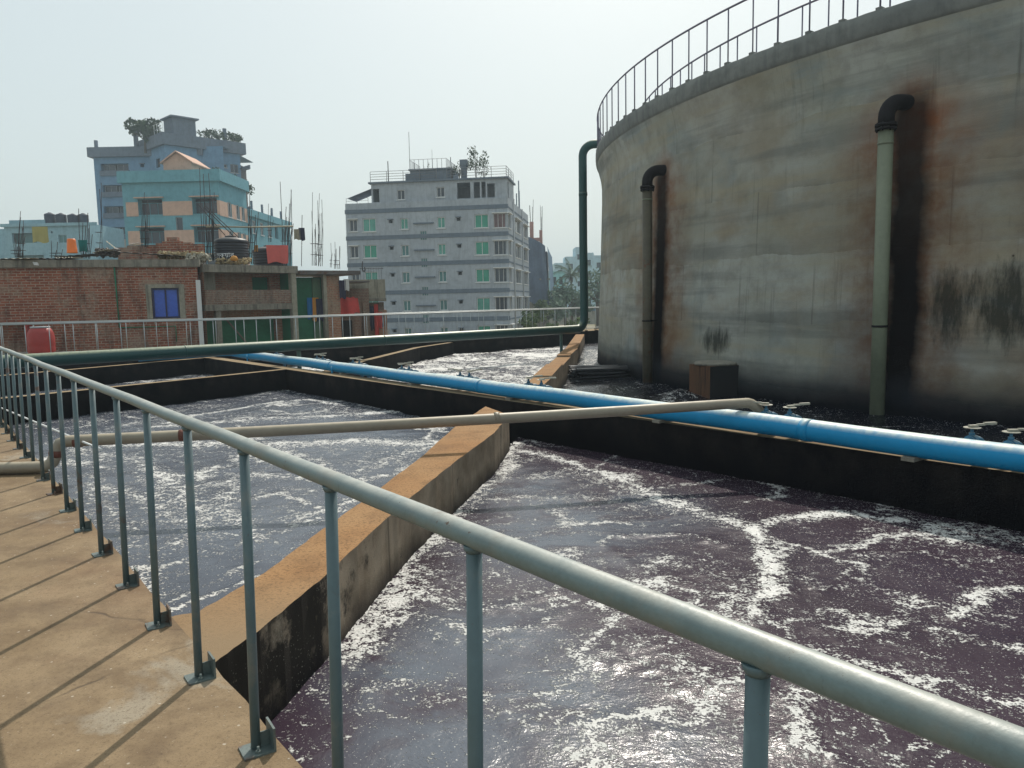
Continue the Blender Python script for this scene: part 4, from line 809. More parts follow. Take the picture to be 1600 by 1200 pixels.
m.panel((0, 0, 0), Yv, -X, ext1, 0, ez, [], .3).panel((0, 0, ez), Yv, -X, ext0, 0, tz-ez, [], .3); m.quad((0, 0, tz-.5), (TW, 0, tz-.5), (TW, ext0, tz-.5), (0, ext0, tz-.5)); m.quad((0, ext0, ez-.2), (TW, ext0, ez-.2), (TW, ext1, ez-.2), (0, ext1, ez-.2)); m.quad((0, ext0, ez-.5), (TW, ext0, ez-.5), (TW, ext0, tz), (0, ext0, tz)); m.build('wall', M['plaster_teal'], tb)
m = MB().box(.3, TW-.3, 1.5, ext0-.3, 0, tz-1).box(.3, TW-.3, ext0, ext1-.3, 0, ez-.6); m.build('interior', M['dark'], tb)
for i in range(4):
    zc = tz-3.75-3.0*i; m = MB()
    for a, b in ((.3, 1.59), (4.21, 7.39), (TW-.24, TW+.03)): MB().box(a, b, -.04, -.002, zc-.85, zc+.62).build('peach_panel', M['plaster_peach'], tb)
    ys = [-.04, 2.19, 3.31, 4.59, 5.61, 6.19, 7.11, ext0]
    for a, b in zip(ys[::2], ys[1::2]): MB().box(TW+.002, TW+.04, a, b, zc-.95, zc+.62).build('peach_panel', M['plaster_peach'], tb)
    for a, b in ((1.3, 4.4), (7.2, TW)): MB().box(a, b, -.35, -.05, zc+1.0, zc+1.1).build('balcony_hood', M['plaster_peach'], tb)
    for a, b in ((1.62, 4.18), (7.42, TW-.27)): MB().box(a, b, -.05, .12, zc-.85, zc-.72).build('balcony_lip', M['plaster_teal'], tb)
for h in [x for x in hf if x[1]-x[0] < 1]: window(tb, (0, 0, 0), X, -Yv, *h, M['greyframe'], M['pane_dark'], False, 0)
for h in [x for x in hf if x[1]-x[0] > 1]: window(tb, (0, 0, 0), X, -Yv, h[0], h[1], h[2]+.05, h[3]-.35, M['plaster_teal'], M['pane_dark'], False, 2, .8)
for h in hsd: window(tb, (TW, 0, 0), Yv, X, *h, M['white'], M['pane_dark'], True, 1, .12)
for h in hse[:12]: window(tb, (TW, ext0, 0), Yv, X, *h, M['white'], M['pane_dark'], True, 1, .12)
m = MB().box(-.3, TW+.35, -.35, -.005, tz-1.15, tz+.05).box(TW+.005, TW+.35, 0, ext0+.1, tz-1.15, tz+.05); m.build('parapet', M['plaster_teal'], tb)
m = MB().box(TW+.005, TW+.3, ext0+.12, ext1, ez-.75, ez+.05); m.build('parapet', M['plaster_teal'], tb)
m = MB()
for k in range(4): MB().box(TW-.3, TW-.1, ext0+2+3.6*k, ext0+2.25+3.6*k, ez-.2, ez+1.2).build('roof_post', M['plaster_slate'], tb)
ph = thing
rx0, rx1 = 4.3, 7.3; zt_ = tz-.75
m = MB().panel((rx0, .6, 0), X, -Yv, rx1-rx0, zt_, zt_+1.75, [], .2).panel((rx1, .6, 0), Yv, X, 4.6, zt_, zt_+1.75, [], .2).panel((rx0, .6, 0), Yv, -X, 4.6, zt_, zt_+1.75, [], .2)
xm = (rx0+rx1)/2; m.add([(rx0, .6, zt_+1.75), (rx1, .6, zt_+1.75), (xm, .6, zt_+2.7)], [(0, 1, 2)]); rh = m.build('roof_room', M['plaster_peach'], tb)
m = MB(); 
for sgn in (-1, 1):
    a = V((xm + sgn*(rx1-rx0)/2*1.15, .3, zt_+1.6)); b = V((xm, .3, zt_+2.8)); d6 = V((0, 5.1, 0)); u_ = V((0, 0, .12)); vs = [a, b, b+d6, a+d6, a+u_, b+u_, b+d6+u_, a+d6+u_]; m.add(vs, [(0, 1, 2, 3), (7, 6, 5, 4), (0, 4, 5, 1), (1, 5, 6, 2), (2, 6, 7, 3), (3, 7, 4, 0)])
m.build('gable_roof', concrete('peach_roof', (.55, .36, .28), (.60, .40, .31), (.4, .28, .2), .1, .3, .1, .1), tb)
# ---- tall grey-blue building behind
GB = V((gy(150, 300, 119).x, 119, GZ)); gb = thing('tall_building', 'tall grey blue apartment tower behind the teal block with roof garden', 'building', GB, 0)
lw = 13.6; lz = zf(gy(160, 232, 119).z); hl = []
for i in range(8): zc = lz-3.1-3.15*i; hl += [(1.0, 5.2, zc-.75, zc+.85), (7.0, 7.55, zc+.25, zc+.7), (9.2, 10.5, zc-.5, zc+.75)]
m = MB().panel((0, 0, 0), X, -Yv, lw+6, 0, lz, hl, 1.0).panel((0, 0, 0), Yv, -X, 14, 0, lz, [], .3); m.quad((0, 0, lz), (lw+6, 0, lz), (lw+6, 14, lz), (0, 14, lz)); m.build('wall', M['plaster_bluegrey'], gb)
MB().box(.5, lw+5, 1.6, 13, 0, lz-1).build('interior', M['dark'], gb)
MB().box(-.6, lw+3, -.6, -.005, lz-1.3, lz+.1).box(-.6, -.005, 0, 14, lz-1.3, lz+.1).build('parapet', M['plaster_slate'], gb)
for i in range(8):
    zc = lz-3.1-3.15*i; MB().box(.9, 5.3, -.25, .0-.004, zc-.95, zc-.2).build('balcony_front', M['plaster_slate'], gb)
    for a, b in ((1.1, 2.9), (3.2, 5.1)): window(gb, (0, 0, 0), X, -Yv, a, b, zc-.2, zc+.8, M['greyframe'], M['pane_dark'], False, 1, .7)
    window(gb, (0, 0, 0), X, -Yv, 9.2, 10.5, zc-.5, zc+.75, M['white'], M['pane_dark'], True, 1)
    MB().box(6.9, 7.7, -.3, -.004, zc+.72, zc+.8).build('sun_ledge', M['plaster_slate'], gb)
MB().box(.1, .5, .3, .7, lz+.002, lz+1.3).build('roof_pillar', M['plaster_slate'], gb); MB().box(6.1, 6.6, .3, .8, lz+.002, lz+2.7).build('roof_pillar', M['plaster_slate'], gb)
# upper wing, turned: corner towards us
c0_ = gy(262, 300, 115); UW = V((c0_.x, 115, GZ)); uz = zf(gy(264, 207, 115).z)
uw = thing('corner_tower', 'upper corner wing of the grey blue tower with long terrace parapet and stair head', 'building', UW, radians(46))
LW, LH = 11.6, uz
hu = []
for i in range(5): zc = LH-4.1-3.15*i; hu += [(5.9, 7.6, zc-.55, zc+.75), (8.9, 9.4, zc+.1, zc+.6), (9.9, 11.2, zc-.55, zc+.75), (1.5, 2.9, zc-.55, zc+.75)]
m = MB().panel((0, 0, 0), X, -Yv, LW, 0, LH, hu, .25).panel((0, 0, 0), Yv, -X, 9.0, 0, LH, [(2+0, 3.5, LH-4.6, LH-3.3)], .25).panel((LW, 0, 0), Yv, X, 9.0, 0, LH, [], .2)
m.quad((0, 0, LH-.3), (LW, 0, LH-.3), (LW, 9, LH-.3), (0, 9, LH-.3)); m.build('wall', M['plaster_bluegrey'], uw)
MB().box(.4, LW-.4, .6, 8.5, 0, LH-.6).build('interior', M['dark'], uw)
for h in hu: window(uw, (0, 0, 0), X, -Yv, *h, M['greyframe'], M['pane_dark'], True, 1 if h[1]-h[0] > 1 else 0)
m = MB().box(-.5, LW+.8, -.5, -.005, LH-1.7, LH).box(-.5, -.005, 0, 9.4, LH-1.7, LH).box(LW+.005, LW+.8, 0, 9.4, LH-1.7, LH); m.build('parapet', M['plaster_slate'], uw)
for i in range(1, 5):
    z_ = LH-1.7-3.15*i+1.0; MB().box(LW-.2, LW+1.1, -1.0, 4, z_-.12, z_).box(LW+.9, LW+1.1, -1.0, 4, z_, z_+.5).build('balcony', M['plaster_slate'], uw)
MB().box(1.5, 4.9, .2, 3.4, LH-.3, LH+2.5).box(1.1, 5.3, -.2, 3.8, LH+2.5, LH+2.7).build('stair_head', M['plaster_slate'], uw)
m = MB(); m.add([(1.1, -.2, LH+2.7), (5.3, -.2, LH+2.7), (5.3, 3.8, LH+2.7), (1.1, 3.8, LH+2.7), (3.2, 1.8, LH+3.2)], [(0, 1, 4), (1, 2, 4), (2, 3, 4), (3, 0, 4)]); m.build('stair_head_roof', M['plaster_slate'], uw)
localrail(uw, [(0, .2, LH), (0, 6.5, LH)], 1.6, 1.0, M['white'], (.5, 1), .04)
MB().box(9.3, 9.75, .3, .7, LH-.3, LH+2.0).build('roof_pillar', M['plaster_slate'], uw)
def uwp(x, y, z): return UW + Matrix.Rotation(radians(46), 4, 'Z') @ V((x, y, z))
tree(uwp(-.6, 5.5, LH-2.2), 2.5, 4.4, 'bushy tree on the terrace of the grey blue tower', 'leaf', 900, 5, name='rooftop_tree', leaf=.3)
for k, (x_, t_) in enumerate(((6.3, 'beside the stair head'), (7.5, 'second from the stair head'), (8.6, 'just left of the roof pillar'), (10.2, 'just right of the roof pillar'), (10.9, 'bushiest near the right corner'), (11.3, 'at the right corner'))): shrub(uwp(x_, .5, LH-.2), 1.0, 1.6 if k != 5 else 1.2, 'roof garden bush ' + t_ + ' of the grey blue tower', 40+k, 200, leaf=.16, group='roof garden bushes', name='roof_bush')
for k in range(5): shrub(gy(336+13*k, 282+5*k, 87+1.5*k), .9, .9, ('first', 'second', 'third', 'fourth', 'last')[k] + ' green bush from the left along the teal block parapet', 60+k, 120, leaf=.14, group='bushes on the teal block roof', name='roof_bush')
# ---- left low building with four tanks
lb0 = gy(10, 400, 96); lb = thing('low_building', 'pale cyan flat roofed building with dark rooftop tanks', 'building', (lb0.x, 96, GZ), 0)
lbw = 10.2; lz = zf(12.1); m = MB().panel((0, 0, 0), X, -Yv, lbw, 0, lz, [(.9, 3.9, lz-2.3, lz-1.1), (6.6, 7.6, lz-2.4, lz-1.4), (1.2, 4.6, lz-4.9, lz-3.8), (5.7, 5.95, lz-1.2, lz-.95)], .5).panel((0, 0, 0), Yv, -X, 9, 0, lz, [], .2).panel((lbw, 0, 0), Yv, X, 9, 0, lz, [], .2); m.quad((0, 0, lz), (lbw, 0, lz), (lbw, 9, lz), (0, 9, lz)); m.build('wall', M['plaster_cyan'], lb)
MB().box(.3, lbw-.3, .8, 8, 0, lz-.5).build('interior', M['pane_teal'], lb)
MB().box(-.25, lbw+1.3, -.3, -.005, lz-.35, lz+.02).build('cornice', M['plaster_cyan'], lb)
window(lb, (0, 0, 0), X, -Yv, 6.6, 7.6, lz-2.4, lz-1.4, M['plaster_cyan'], M['pane_teal'], False, 1)
m = MB(); m.box(.5, 4.9, .3, 4, lz+.002, lz+.5); m.build('roof_block', M['plaster_cyan'], lb)
def water_tank(loc, r, h, label, mat='black_plastic', group=None, rings=6):
    t = thing('water_tank', label, 'water tank', loc, 0, group); prof = [(0, 0), (r*.97, 0), (r, .04)]
    for k in range(rings): z = h*(.12+.7*k/rings); prof += [(r, z), (r*.965, z+.02), (r*.965, z+.045), (r, z+.065)]
    prof += [(r, h*.86), (r*.9, h*.93), (r*.45, h), (.0, h)]
    MB().lathe(prof, 26).build('body', M[mat], t); MB().lathe([(.25*r+.05, h-.02), (.27*r+.05, h+.06), (.1, h+.09), (0, h+.09)], 16).build('lid', M[mat], t); return t
M['tank_far'] = paint('slate_plastic', (.012, .02, .045), .6, .1, 1)
for k, (x_, y_, h, t_) in enumerate(((5.15, 1, 1.35, 'leftmost'), (6.55, 1, 1.25, 'second'), (8.0, 1, 1.15, 'third'), (8.95, 1.6, 1.25, 'rightmost'))): water_tank((lb0.x+x_, 96+y_, GZ+lz), .62, h, t_ + ' of the dark round tanks on the pale cyan roof', 'tank_far', 'tanks on the pale cyan roof', 5)
fl0 = gy(-60, 400, 104); MB().box(fl0.x, fl0.x+7, 104, 112, GZ, 1.55+125*104/1200).solo('side_building', M['plaster_cyan'], 'plain pale building cut by the left edge of the picture', 'building')
fl1 = gy(138, 390, 108); MB().box(fl1.x-.5, fl1.x+4, 108, 114, GZ, 1.55+108*108/1200).solo('back_building', concrete('beige_plaster', (.42, .37, .31), (.46, .41, .35), (.3, .26, .2), .1, .3, .1, .2), 'small beige building squeezed between low cyan and tall tower', 'building')
# ---- far right pale blocks and palm
fb = thing('far_building', 'hazy pale blue stepped apartment building behind the palm', 'building', gy(867, 470, 175) * 1, 0); fb.location.z = GZ
def fpx(x, Y): return gy(x, 440, Y).x - fb.location.x
def fh(y, x, Y): return gy(x, y, Y).z - GZ
steps = [(867, 884, 411), (884, 900, 401), (900, 912, 386), (912, 928, 395), (928, 960, 399)]
for (a, b, t) in steps:
    x0_, x1_ = fpx(a, 175), fpx(b, 175); z1_ = fh(t, a, 175); hs = []
    n_ = max(1, int((x1_-x0_)/1.9)); 
    for i in range(n_):
        for k in range(4): xc = (x1_-x0_)*(i+.5)/n_; zc = z1_-2.2-3*k; hs.append((xc-.5, xc+.5, zc-.6, zc+.6))
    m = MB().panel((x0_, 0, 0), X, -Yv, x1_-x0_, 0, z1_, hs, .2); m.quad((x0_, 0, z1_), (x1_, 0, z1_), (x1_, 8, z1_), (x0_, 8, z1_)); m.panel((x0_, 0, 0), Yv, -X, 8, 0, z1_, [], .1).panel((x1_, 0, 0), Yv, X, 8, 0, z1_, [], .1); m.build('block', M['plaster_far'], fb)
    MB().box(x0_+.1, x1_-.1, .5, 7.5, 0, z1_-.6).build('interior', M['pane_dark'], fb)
mb_ = gy(861, 470, 140); mt = thing('mint_building', 'small mint green building left of the palm', 'building', (mb_.x-1.5, 140, GZ), 0)
z1_ = gy(861, 424, 140).z-GZ; m = MB().panel((0, 0, 0), X, -Yv, 4.2, 0, z1_, [(1.9+1.15*i, 2.5+1.15*i, z1_-2.4-3*k, z1_-1.0-3*k) for i in range(2) for k in range(3)], .25).panel((4.2, 0, 0), Yv, X, 8, 0, z1_, [], .2); m.quad((0, 0, z1_), (4.2, 0, z1_), (4.2, 8, z1_), (0, 8, z1_)); m.build('wall', M['plaster_mint'], mt); MB().box(.2, 4, .6, 7, 0, z1_-.5).build('interior', M['pane_dark'], mt)
pl_ = gy(899, 470, 110); pt = thing('palm_tree', 'coconut palm with drooping fronds left of the green riser', 'palm', (pl_.x-.6, 110, GZ), 0)
ph_ = gy(895, 432, 110).z-GZ; MB().tube([(0, 0, 0), (.2, 0, ph_*.5), (0, 0, ph_)], [.22, .16, .14], 8).build('trunk', M['bark'], pt)
r = random.Random(2)
for k in range(20):
    a = 2*pi*k/20+r.uniform(-.15, .15); el = r.uniform(-.1, 1.2); L = r.uniform(3.0, 4.0); m = MB(); q = V((0, 0, ph_)); d = V((cos(a)*cos(el), sin(a)*cos(el), sin(el))); P_ = []
    for i in range(10): P_.append(q.copy()); q = q + d*L/9; d = (d - V((0, 0, .17))).normalized()
    m.tube(P_, .03, 4)
    for i in range(1, 9):
        for j in range(3):
            o = P_[i] + (P_[min(i+1, 9)]-P_[i])*j/3
            for sg in (-1, 1): sd_ = (P_[i]-P_[i-1]).normalized().cross(ONE).normalized()*sg; tip = o + sd_*.75*(1-i/13) + V((0, 0, -.45)) ; m.add([o, o+V((.05, .05, .0)), tip], [(0, 1, 2)])
    m.build('frond', M['leaf3'], pt)
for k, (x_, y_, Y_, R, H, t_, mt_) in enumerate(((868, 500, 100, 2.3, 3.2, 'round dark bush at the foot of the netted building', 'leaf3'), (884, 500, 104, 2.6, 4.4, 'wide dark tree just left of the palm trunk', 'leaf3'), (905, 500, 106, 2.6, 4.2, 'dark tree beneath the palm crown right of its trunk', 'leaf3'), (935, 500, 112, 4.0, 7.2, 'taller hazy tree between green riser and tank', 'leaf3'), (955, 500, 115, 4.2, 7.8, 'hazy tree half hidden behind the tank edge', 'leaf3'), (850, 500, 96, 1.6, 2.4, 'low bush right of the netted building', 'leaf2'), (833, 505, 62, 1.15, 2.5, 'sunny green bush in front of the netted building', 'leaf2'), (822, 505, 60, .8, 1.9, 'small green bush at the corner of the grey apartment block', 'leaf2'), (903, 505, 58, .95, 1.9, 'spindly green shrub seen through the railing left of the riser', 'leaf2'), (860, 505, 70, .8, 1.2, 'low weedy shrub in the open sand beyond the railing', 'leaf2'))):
    q = gy(x_, y_, Y_); tree((q.x, Y_, GZ), R, H+ (1.2 if Y_ > 90 else .9), t_, mt_, 700 if Y_ > 90 else 380, 70+k, name='tree' if R > 2 else 'bush', cat='tree' if R > 2 else 'bush', leaf=.26 if Y_ > 90 else .15, squash=.9)
q = gy(862, 490, 135); t = thing('shed', 'long low blue roofed shed under the far trees', 'shed', (q.x, 135, GZ), 0)
MB().box(0, 14, 0, 5, 0, 2.3).build('wall', M['slab_pale'], t); MB().box(-.3, 14.3, -.3, 5.3, 2.3, 2.75).build('roof', M['net_blue'], t)
r = random.Random(31); m = MB()
for k in range(22):
    x_ = -120 + 16*k + r.uniform(-5, 5)
    if -32 < x_ < 36: continue
    crown(m, (x_, 150+r.uniform(-10, 30), GZ+3.2), r.uniform(4, 6), 350, 90+k, .5)
m.solo('treeline', M['leaf'], 'far-off line of trees low behind the houses', 'treeline', kind='stuff')
# ------------------------------------------------------------------ brick house and sheds beyond the far walkway
RF = 3.38; a0 = V((-21.6, 27.2, GZ)); a1 = V((-12.15, 30.2, GZ)); ad_ = (a1-a0); LWD = ad_.length; arz = atan2(ad_.y, ad_.x)
bh = thing('brick_house', 'long low red brick house with blue window and cluttered flat roof', 'house', a0, arz)
def on_plane(px, py):      # local (u, z) on the house front
    d = ray(px, py); n = V((-sin(arz), cos(arz), 0)); t = (a0-V((0, 0, HC))).dot(n)/d.dot(n); q = V((0, 0, HC)) + d*t; return (q-a0).dot(V((cos(arz), sin(arz), 0))), q.z-GZ
u0, z1 = on_plane(236, 450); u1, z0 = on_plane(282, 497); wh_ = (u0, u1, z0, z1); RZ_ = zf(RF)
m = MB().panel((0, 0, 0), X, -Yv, LWD, 0, RZ_-.28, [wh_], .12).panel((LWD, 0, 0), Yv, X, 4, 0, RZ_-.28, [], .2).panel((0, 0, 0), Yv, -X, 4, 0, RZ_-.28, [], .2); m.build('wall', M['brick'], bh)
f = window(bh, (0, 0, 0), X, -Yv, *wh_, M['blue_frame'], M['pane_blue'], False, 1, .08, .07); f['label'] = 'deep blue sliding window'
MB().box(u0-.2, u0-.002, -.02, -.003, z0, z1+.14).box(u1+.002, u1+.2, -.02, -.003, z0, z1+.14).box(u0, u1, -.02, -.003, z1+.002, z1+.14).build('window_surround', M['slab_pale'], bh)
MB().box(-.15, LWD+.1, -.12, 4.2, RZ_-.28, RZ_).build('roof_slab', M['slab'], bh)
ua, za = on_plane(178, 408); ub_, zb_ = on_plane(183, 512); uc_, zc_ = on_plane(275, 514)
MB().tube([(ua, -.05, za), (ua+.03, -.05, zb_)], .028, 6).tube([(ua+.03, -.05, zb_), (uc_, -.05, zb_), (uc_, -.05, zb_-.6)], .02, 6).build('drain_pipe', M['greenpaint'], bh)
up_, zp_ = on_plane(310, 438); MB().box(up_-.08, up_+.08, -.30, -.16, 0, zp_).build('white_post', M['white'], bh)
uu, zz = on_plane(0, 503); MB().box(uu-.5, uu+1.0, -.6, -.1, zz-.1, zz-.04).box(uu+.93, uu+1.0, -.6, -.1, zz-1.6, zz-.1).build('red_bench_frame', M['red_plastic'], bh)
# right part: recessed terrace
c0p = V((-11.98, 30.35, GZ)); c1p = V((-9.35, 33.1, GZ)); cd_ = c1p-c0p; CW = cd_.length; crz = atan2(cd_.y, cd_.x)
th_ = thing('terrace_house', 'half built terrace bay with brick parapet and concrete corner column', 'house', c0p, crz)
H2 = zf(3.2)
m = MB().panel((0, .9, 0), X, -Yv, CW, 0, H2-.3, [(CW-1.3, CW-.5, H2-1.5, H2-.45), (.3, CW-.3, .4, zf(1.05))], .2).panel((0, 0, 0), Yv, -X, 1.1, 0, H2-.3, [], .1); m.build('wall', M['brick_pale'], th_)
MB().box(.1, CW+.9, 1.15, 1.3, 0, H2-.3).box(CW+.01, CW+.13, .2, 1.14, 0, H2-.31).build('back_board', M['green_sheet'], th_)
MB().box(0.02, CW-.02, 0, .14, zf(1.62), zf(2.2)).build('parapet', M['brick_grey'], th_)
MB().box(-.02, CW+.02, -.03, 1.4, zf(1.38), zf(1.615)).build('floor_slab', M['slab'], th_)
MB().box(-.05, CW+.3, -.1, 4, H2-.3, H2).build('roof_slab', M['slab'], th_)
MB().box(CW-.02, CW+.22, -.06, .18, 0, H2-.302).build('column', M['slab_pale'], th_); MB().box(.0, .75, .6, .88, zf(1.65), H2-.302).build('plaster_pier', M['slab_pale'], th_)
MB().box(.45, .65, .05, .25, 0, zf(1.375)).build('column', M['slab'], th_)
MB().tube([(1.0, .5, zf(1.1)), (2.4, .5, zf(-.6))], .04, 6).build('prop', M['wood_old'], th_)
# green board bay, brick pier, awning shed, cloth shed, pale parapet
g0_ = V((-9.1, 33.5, GZ)); gb_ = thing('green_bay', 'open bay lined with dark green sheet between two concrete columns', 'shed', g0_, radians(35))
MB().box(0, 1.9, .5, .56, 0, zf(2.75)).build('back_sheet', M['green_sheet'], gb_); MB().box(1.15, 1.75, .38, .44, 0, zf(2.7)).build('faded_board', M['green_pale'], gb_)
MB().box(1.72, 1.95, -.05, .2, 0, zf(2.85)).build('column', M['slab_pale'], gb_); MB().box(-.1, 4.4, -.3, 3, zf(2.85), zf(3.02)).build('roof_sheet', M['tin'], gb_)
m = MB().box(1.96, 2.95, -.0, 1.6, 0, zf(2.8)); m.build('brick_pier', M['brick_pale'], gb_)
gb_.scale = (.62, 1, 1)
def gl(x, y, z): return g0_ + Matrix.Rotation(radians(35), 4, 'Z') @ V((x*.62, y, z))
def hang(loc, rz, w_, h_, mat, label, seed, group=None, name='hanging_cloth'):
    o = cloth(w_, h_, 9, seed).build(name, M[mat]); o.location = loc; o.rotation_euler = (0, 0, rz); return tag(o, label, 'cloth', group)
GL_ = 'laundry hung around the brick houses'
hang(gl(.95, .3, zf(1.85)), radians(35), .35, .9, 'blue_cloth', 'bright blue cloth hanging in the green bay', 1, GL_)
hang(gl(1.25, .25, zf(1.85)), radians(35), .28, 1.0, 'orange_cloth', 'mustard shirt hanging in the green bay', 2, GL_)
hang(gl(1.5, .2, zf(1.8)), radians(35), .3, .95, 'dark_cloth', 'dark trousers hanging beside the mustard shirt', 3, GL_)
s0_ = V((-7.95, 36.6, GZ)); sh = thing('awning_shed', 'shadowy lean-to with rough grey pillar and tin roof', 'shed', s0_, radians(22)); sh.scale = (.55, 1, 1)
MB().box(-.2, 2.9, 1.6, 1.75, 0, zf(2.3)).build('back_wall', M['brick_grey'], sh); MB().box(1.05, 1.5, 0, .45, 0, zf(1.9)).box(1.75, 2.0, 0, .4, 0, zf(1.6)).build('pillar', M['brick_grey'], sh); MB().box(-.3, 1.05, .9, 1.0, 0, zf(.75)).build('room_shade_sheet', M['dark'], sh)  # black sheet added to stand for the shaded room under the tarp
MB().box(-.4, 2.3, -.3, 1.9, zf(2.55), zf(2.62)).build('roof', M['tin'], sh)
m = MB(); r = random.Random(9); vs = []
for j in range(9):
    for i in range(13): u, v = i/12, j/8; vs.append((-.35+1.5*u, -.35+.45*v+.05*sin(u*9), zf(1.0)+1.0*v**.6 - .08*abs(sin(u*8)) + (0 if j else -.1*sin(u*5))))
m.add(vs, [(j*13+i, j*13+i+1, (j+1)*13+i+1, (j+1)*13+i) for j in range(8) for i in range(12)], True); o = m.build('red_tarp', M['red_cloth']); o.scale = (.62, 1, .8); o.location = s0_ + V((.05, -.1, zf(1.5)*.2)); o.rotation_euler = (0, 0, radians(22)); tag(o, 'sagging red tarp hung over the lean-to front', 'tarp')
k0_ = V((-7.75, 39.2, GZ)); ks = thing('cloth_shed', 'far shed with pale stained parapet and clothes on its front', 'shed', k0_, radians(12)); ks.scale = (.52, 1, 1)
MB().box(-.4, 2.55, .3, 2.5, 0, zf(1.6)).build('wall', M['brick_grey'], ks); MB().box(-1.2, 2.75, -.3, 2.6, zf(1.65), zf(1.8)).build('slab', M['slab'], ks); MB().box(-1.1, 2.7, -.25, -.05, zf(1.805), zf(2.75)).build('parapet', M['slab_pale'], ks); MB().box(1.9, 2.8, .2, 2.5, 0, zf(1.2)).build('pink_wall', M['brick_pale'], ks)
m = MB(); 
for i in range(9): m.tube([(.4+.25*i, 0, zf(2.75)), (.4+.25*i, 0, zf(3.35))], .014, 4)
m.tube([(.3, 0, zf(3.3)), (2.6, 0, zf(3.3))], .014, 4); m.build('rooftop_bars', M['rebar'], ks)
def kl(x, y, z): return k0_ + Matrix.Rotation(radians(12), 4, 'Z') @ V((x*.52, y, z))
for k, (x_, w_, h_, c_, z_, t_) in enumerate(((1.0, .3, 1.1, 'dark_cloth', 1.5, 'black shirt hanging on the far shed'), (1.35, .25, 1.2, 'dark_cloth', 1.4, 'navy trousers hanging on the far shed'), (1.75, .3, 1.6, 'red_cloth', 1.5, 'long red scarf hanging on the far shed'), (2.05, .4, .8, 'red_cloth', 1.1, 'red blouse hanging near the corner of the far shed'), (2.3, .25, .6, 'dark_cloth', .95, 'dark rag at the corner of the far shed'), (1.8, .22, 1.0, 'red_cloth', .1, 'thin red sash below the scarf on the far shed'), (2.85, .15, .7, 'white_cloth', .2, 'white cloth strip at the far shed corner'))): hang(kl(x_, -.12, zf(z_)), radians(12), w_*.7, h_, c_, t_, 30+k, GL_)
hang(gl(3.1, -.1, zf(2.6)), radians(30), .3, .8, 'dark_cloth', 'dark jacket hung under the tin roof right of the brick pier', 44, GL_); hang(gl(3.4, -.1, zf(2.65)), radians(30), .25, .5, 'white_cloth', 'white shirt hung under the tin roof right of the brick pier', 45, GL_)
# rooftop clutter
def roofpt(px, py, Y): return gy(px, py, Y)
GR = 'column starter bars on the rooftops'
def rebars(px0_, px1_, pytop, pybot, Y, n, label, seed, splay=.3, bind=True, th=.011):
    r = random.Random(seed); A_ = gy(px0_, pybot, Y); B_ = gy(px1_, pybot, Y); T_ = gy((px0_+px1_)/2, pytop, Y); m = MB(); H = T_.z-A_.z
    for k in range(n):
        u = (k+.5)/n if n > 1 else .5; b = A_ + (B_-A_)*u + V((0, r.uniform(-.12, .12), 0)); h = H*(r.uniform(.45, .95) if k else 1.0)
        t = b + V(((T_.x-(A_.x+B_.x)/2) + r.uniform(-splay-.15, splay+.1)*.5*h/2, r.uniform(-.1, .1), h)); mid = (b+t)/2 + V((r.uniform(-.05, .05), 0, 0)); m.tube([b, mid, t], th, 5)
    if bind:
        for q in (.15, .3): z_ = A_.z + H*q; m.tube([(A_.x, A_.y-.1, z_), (B_.x, A_.y-.1, z_), (B_.x, A_.y+.1, z_), (A_.x, A_.y+.1, z_), (A_.x, A_.y-.1, z_)], .008, 4)
    return m.solo('rebar_bundle', M['rebar'], label, 'rebar', GR)
rebars(30, 39, 330, 402, 30, 6, 'paired tall starter bars left of the yellow sheet', 1, .1); rebars(20, 33, 366, 402, 30.5, 7, 'short cluster of starter bars at the far left roof edge', 2, .1)
rebars(80, 96, 376, 404, 30, 4, 'low thin starter bars left of the orange bucket', 3, .2); rebars(128, 141, 326, 404, 30.5, 7, 'tall starter bars right of the teal cloth', 4, .12, th=.013); rebars(153, 160, 285, 396, 31, 2, 'single thin rod before the tall grey tower', 5, .05)
rebars(221, 233, 300, 386, 32, 8, 'starter bars standing on the brick ruin', 6, .12); rebars(319, 336, 262, 407, 32.6, 12, 'thick bundle left of the black roof tank', 7, .14, th=.013); rebars(386, 399, 302, 412, 34, 9, 'bundle between the two black roof tanks', 8, .12, th=.013); rebars(441, 457, 284, 416, 35.6, 12, 'tallest dense bundle right of the red draped tank', 9, .14, th=.014)
rebars(419, 425, 318, 378, 40, 3, 'faint thin rods above the red draped tank', 10, .08); rebars(487, 499, 300, 415, 37.5, 8, 'bundle on the tin roof over the brick pier', 11, .1); rebars(497, 505, 302, 416, 38.5, 6, 'second bundle beside the pier bundle', 12, .1); rebars(522, 531, 378, 420, 39, 6, 'short bundle over the awning shed', 13, .15); rebars(516, 519, 380, 418, 40, 2, 'two thin rods left of the short bundle', 14, .1); rebars(566, 569, 408, 425, 41, 2, 'dark short stub before the grey apartment block', 15, .1, th=.03)
def pole(a, b, r, mat, label, name='bamboo_pole'): MB().tube([a, (V(a)+V(b))/2+V((0, 0, -.03)), b], r, 8).solo(name, M[mat], label, 'pole')
pole(gy(322, 354, 32.4), gy(458, 353.5, 35.4), .035, 'bamboo', 'long horizontal bamboo pole tied to the rebar bundles')
for k, (a, b, t_) in enumerate((((310, 320), (352, 368), 'left'), ((320, 321), (373, 371), 'right'), ((319, 324), (366, 370), 'middle'))): MB().tube([gy(*a, 32.3), gy(*b, 33.0)], .018, 5).solo('slanting_bar', M['rebar'], t_ + ' of three dark bars leaning down to the black tank', 'bar')
wt = water_tank((*gy(362, 400, 33.2)[:2], RF-.05), .70, 1.12, 'big ribbed black water tank with white lettering on the brick roof', rings=7)
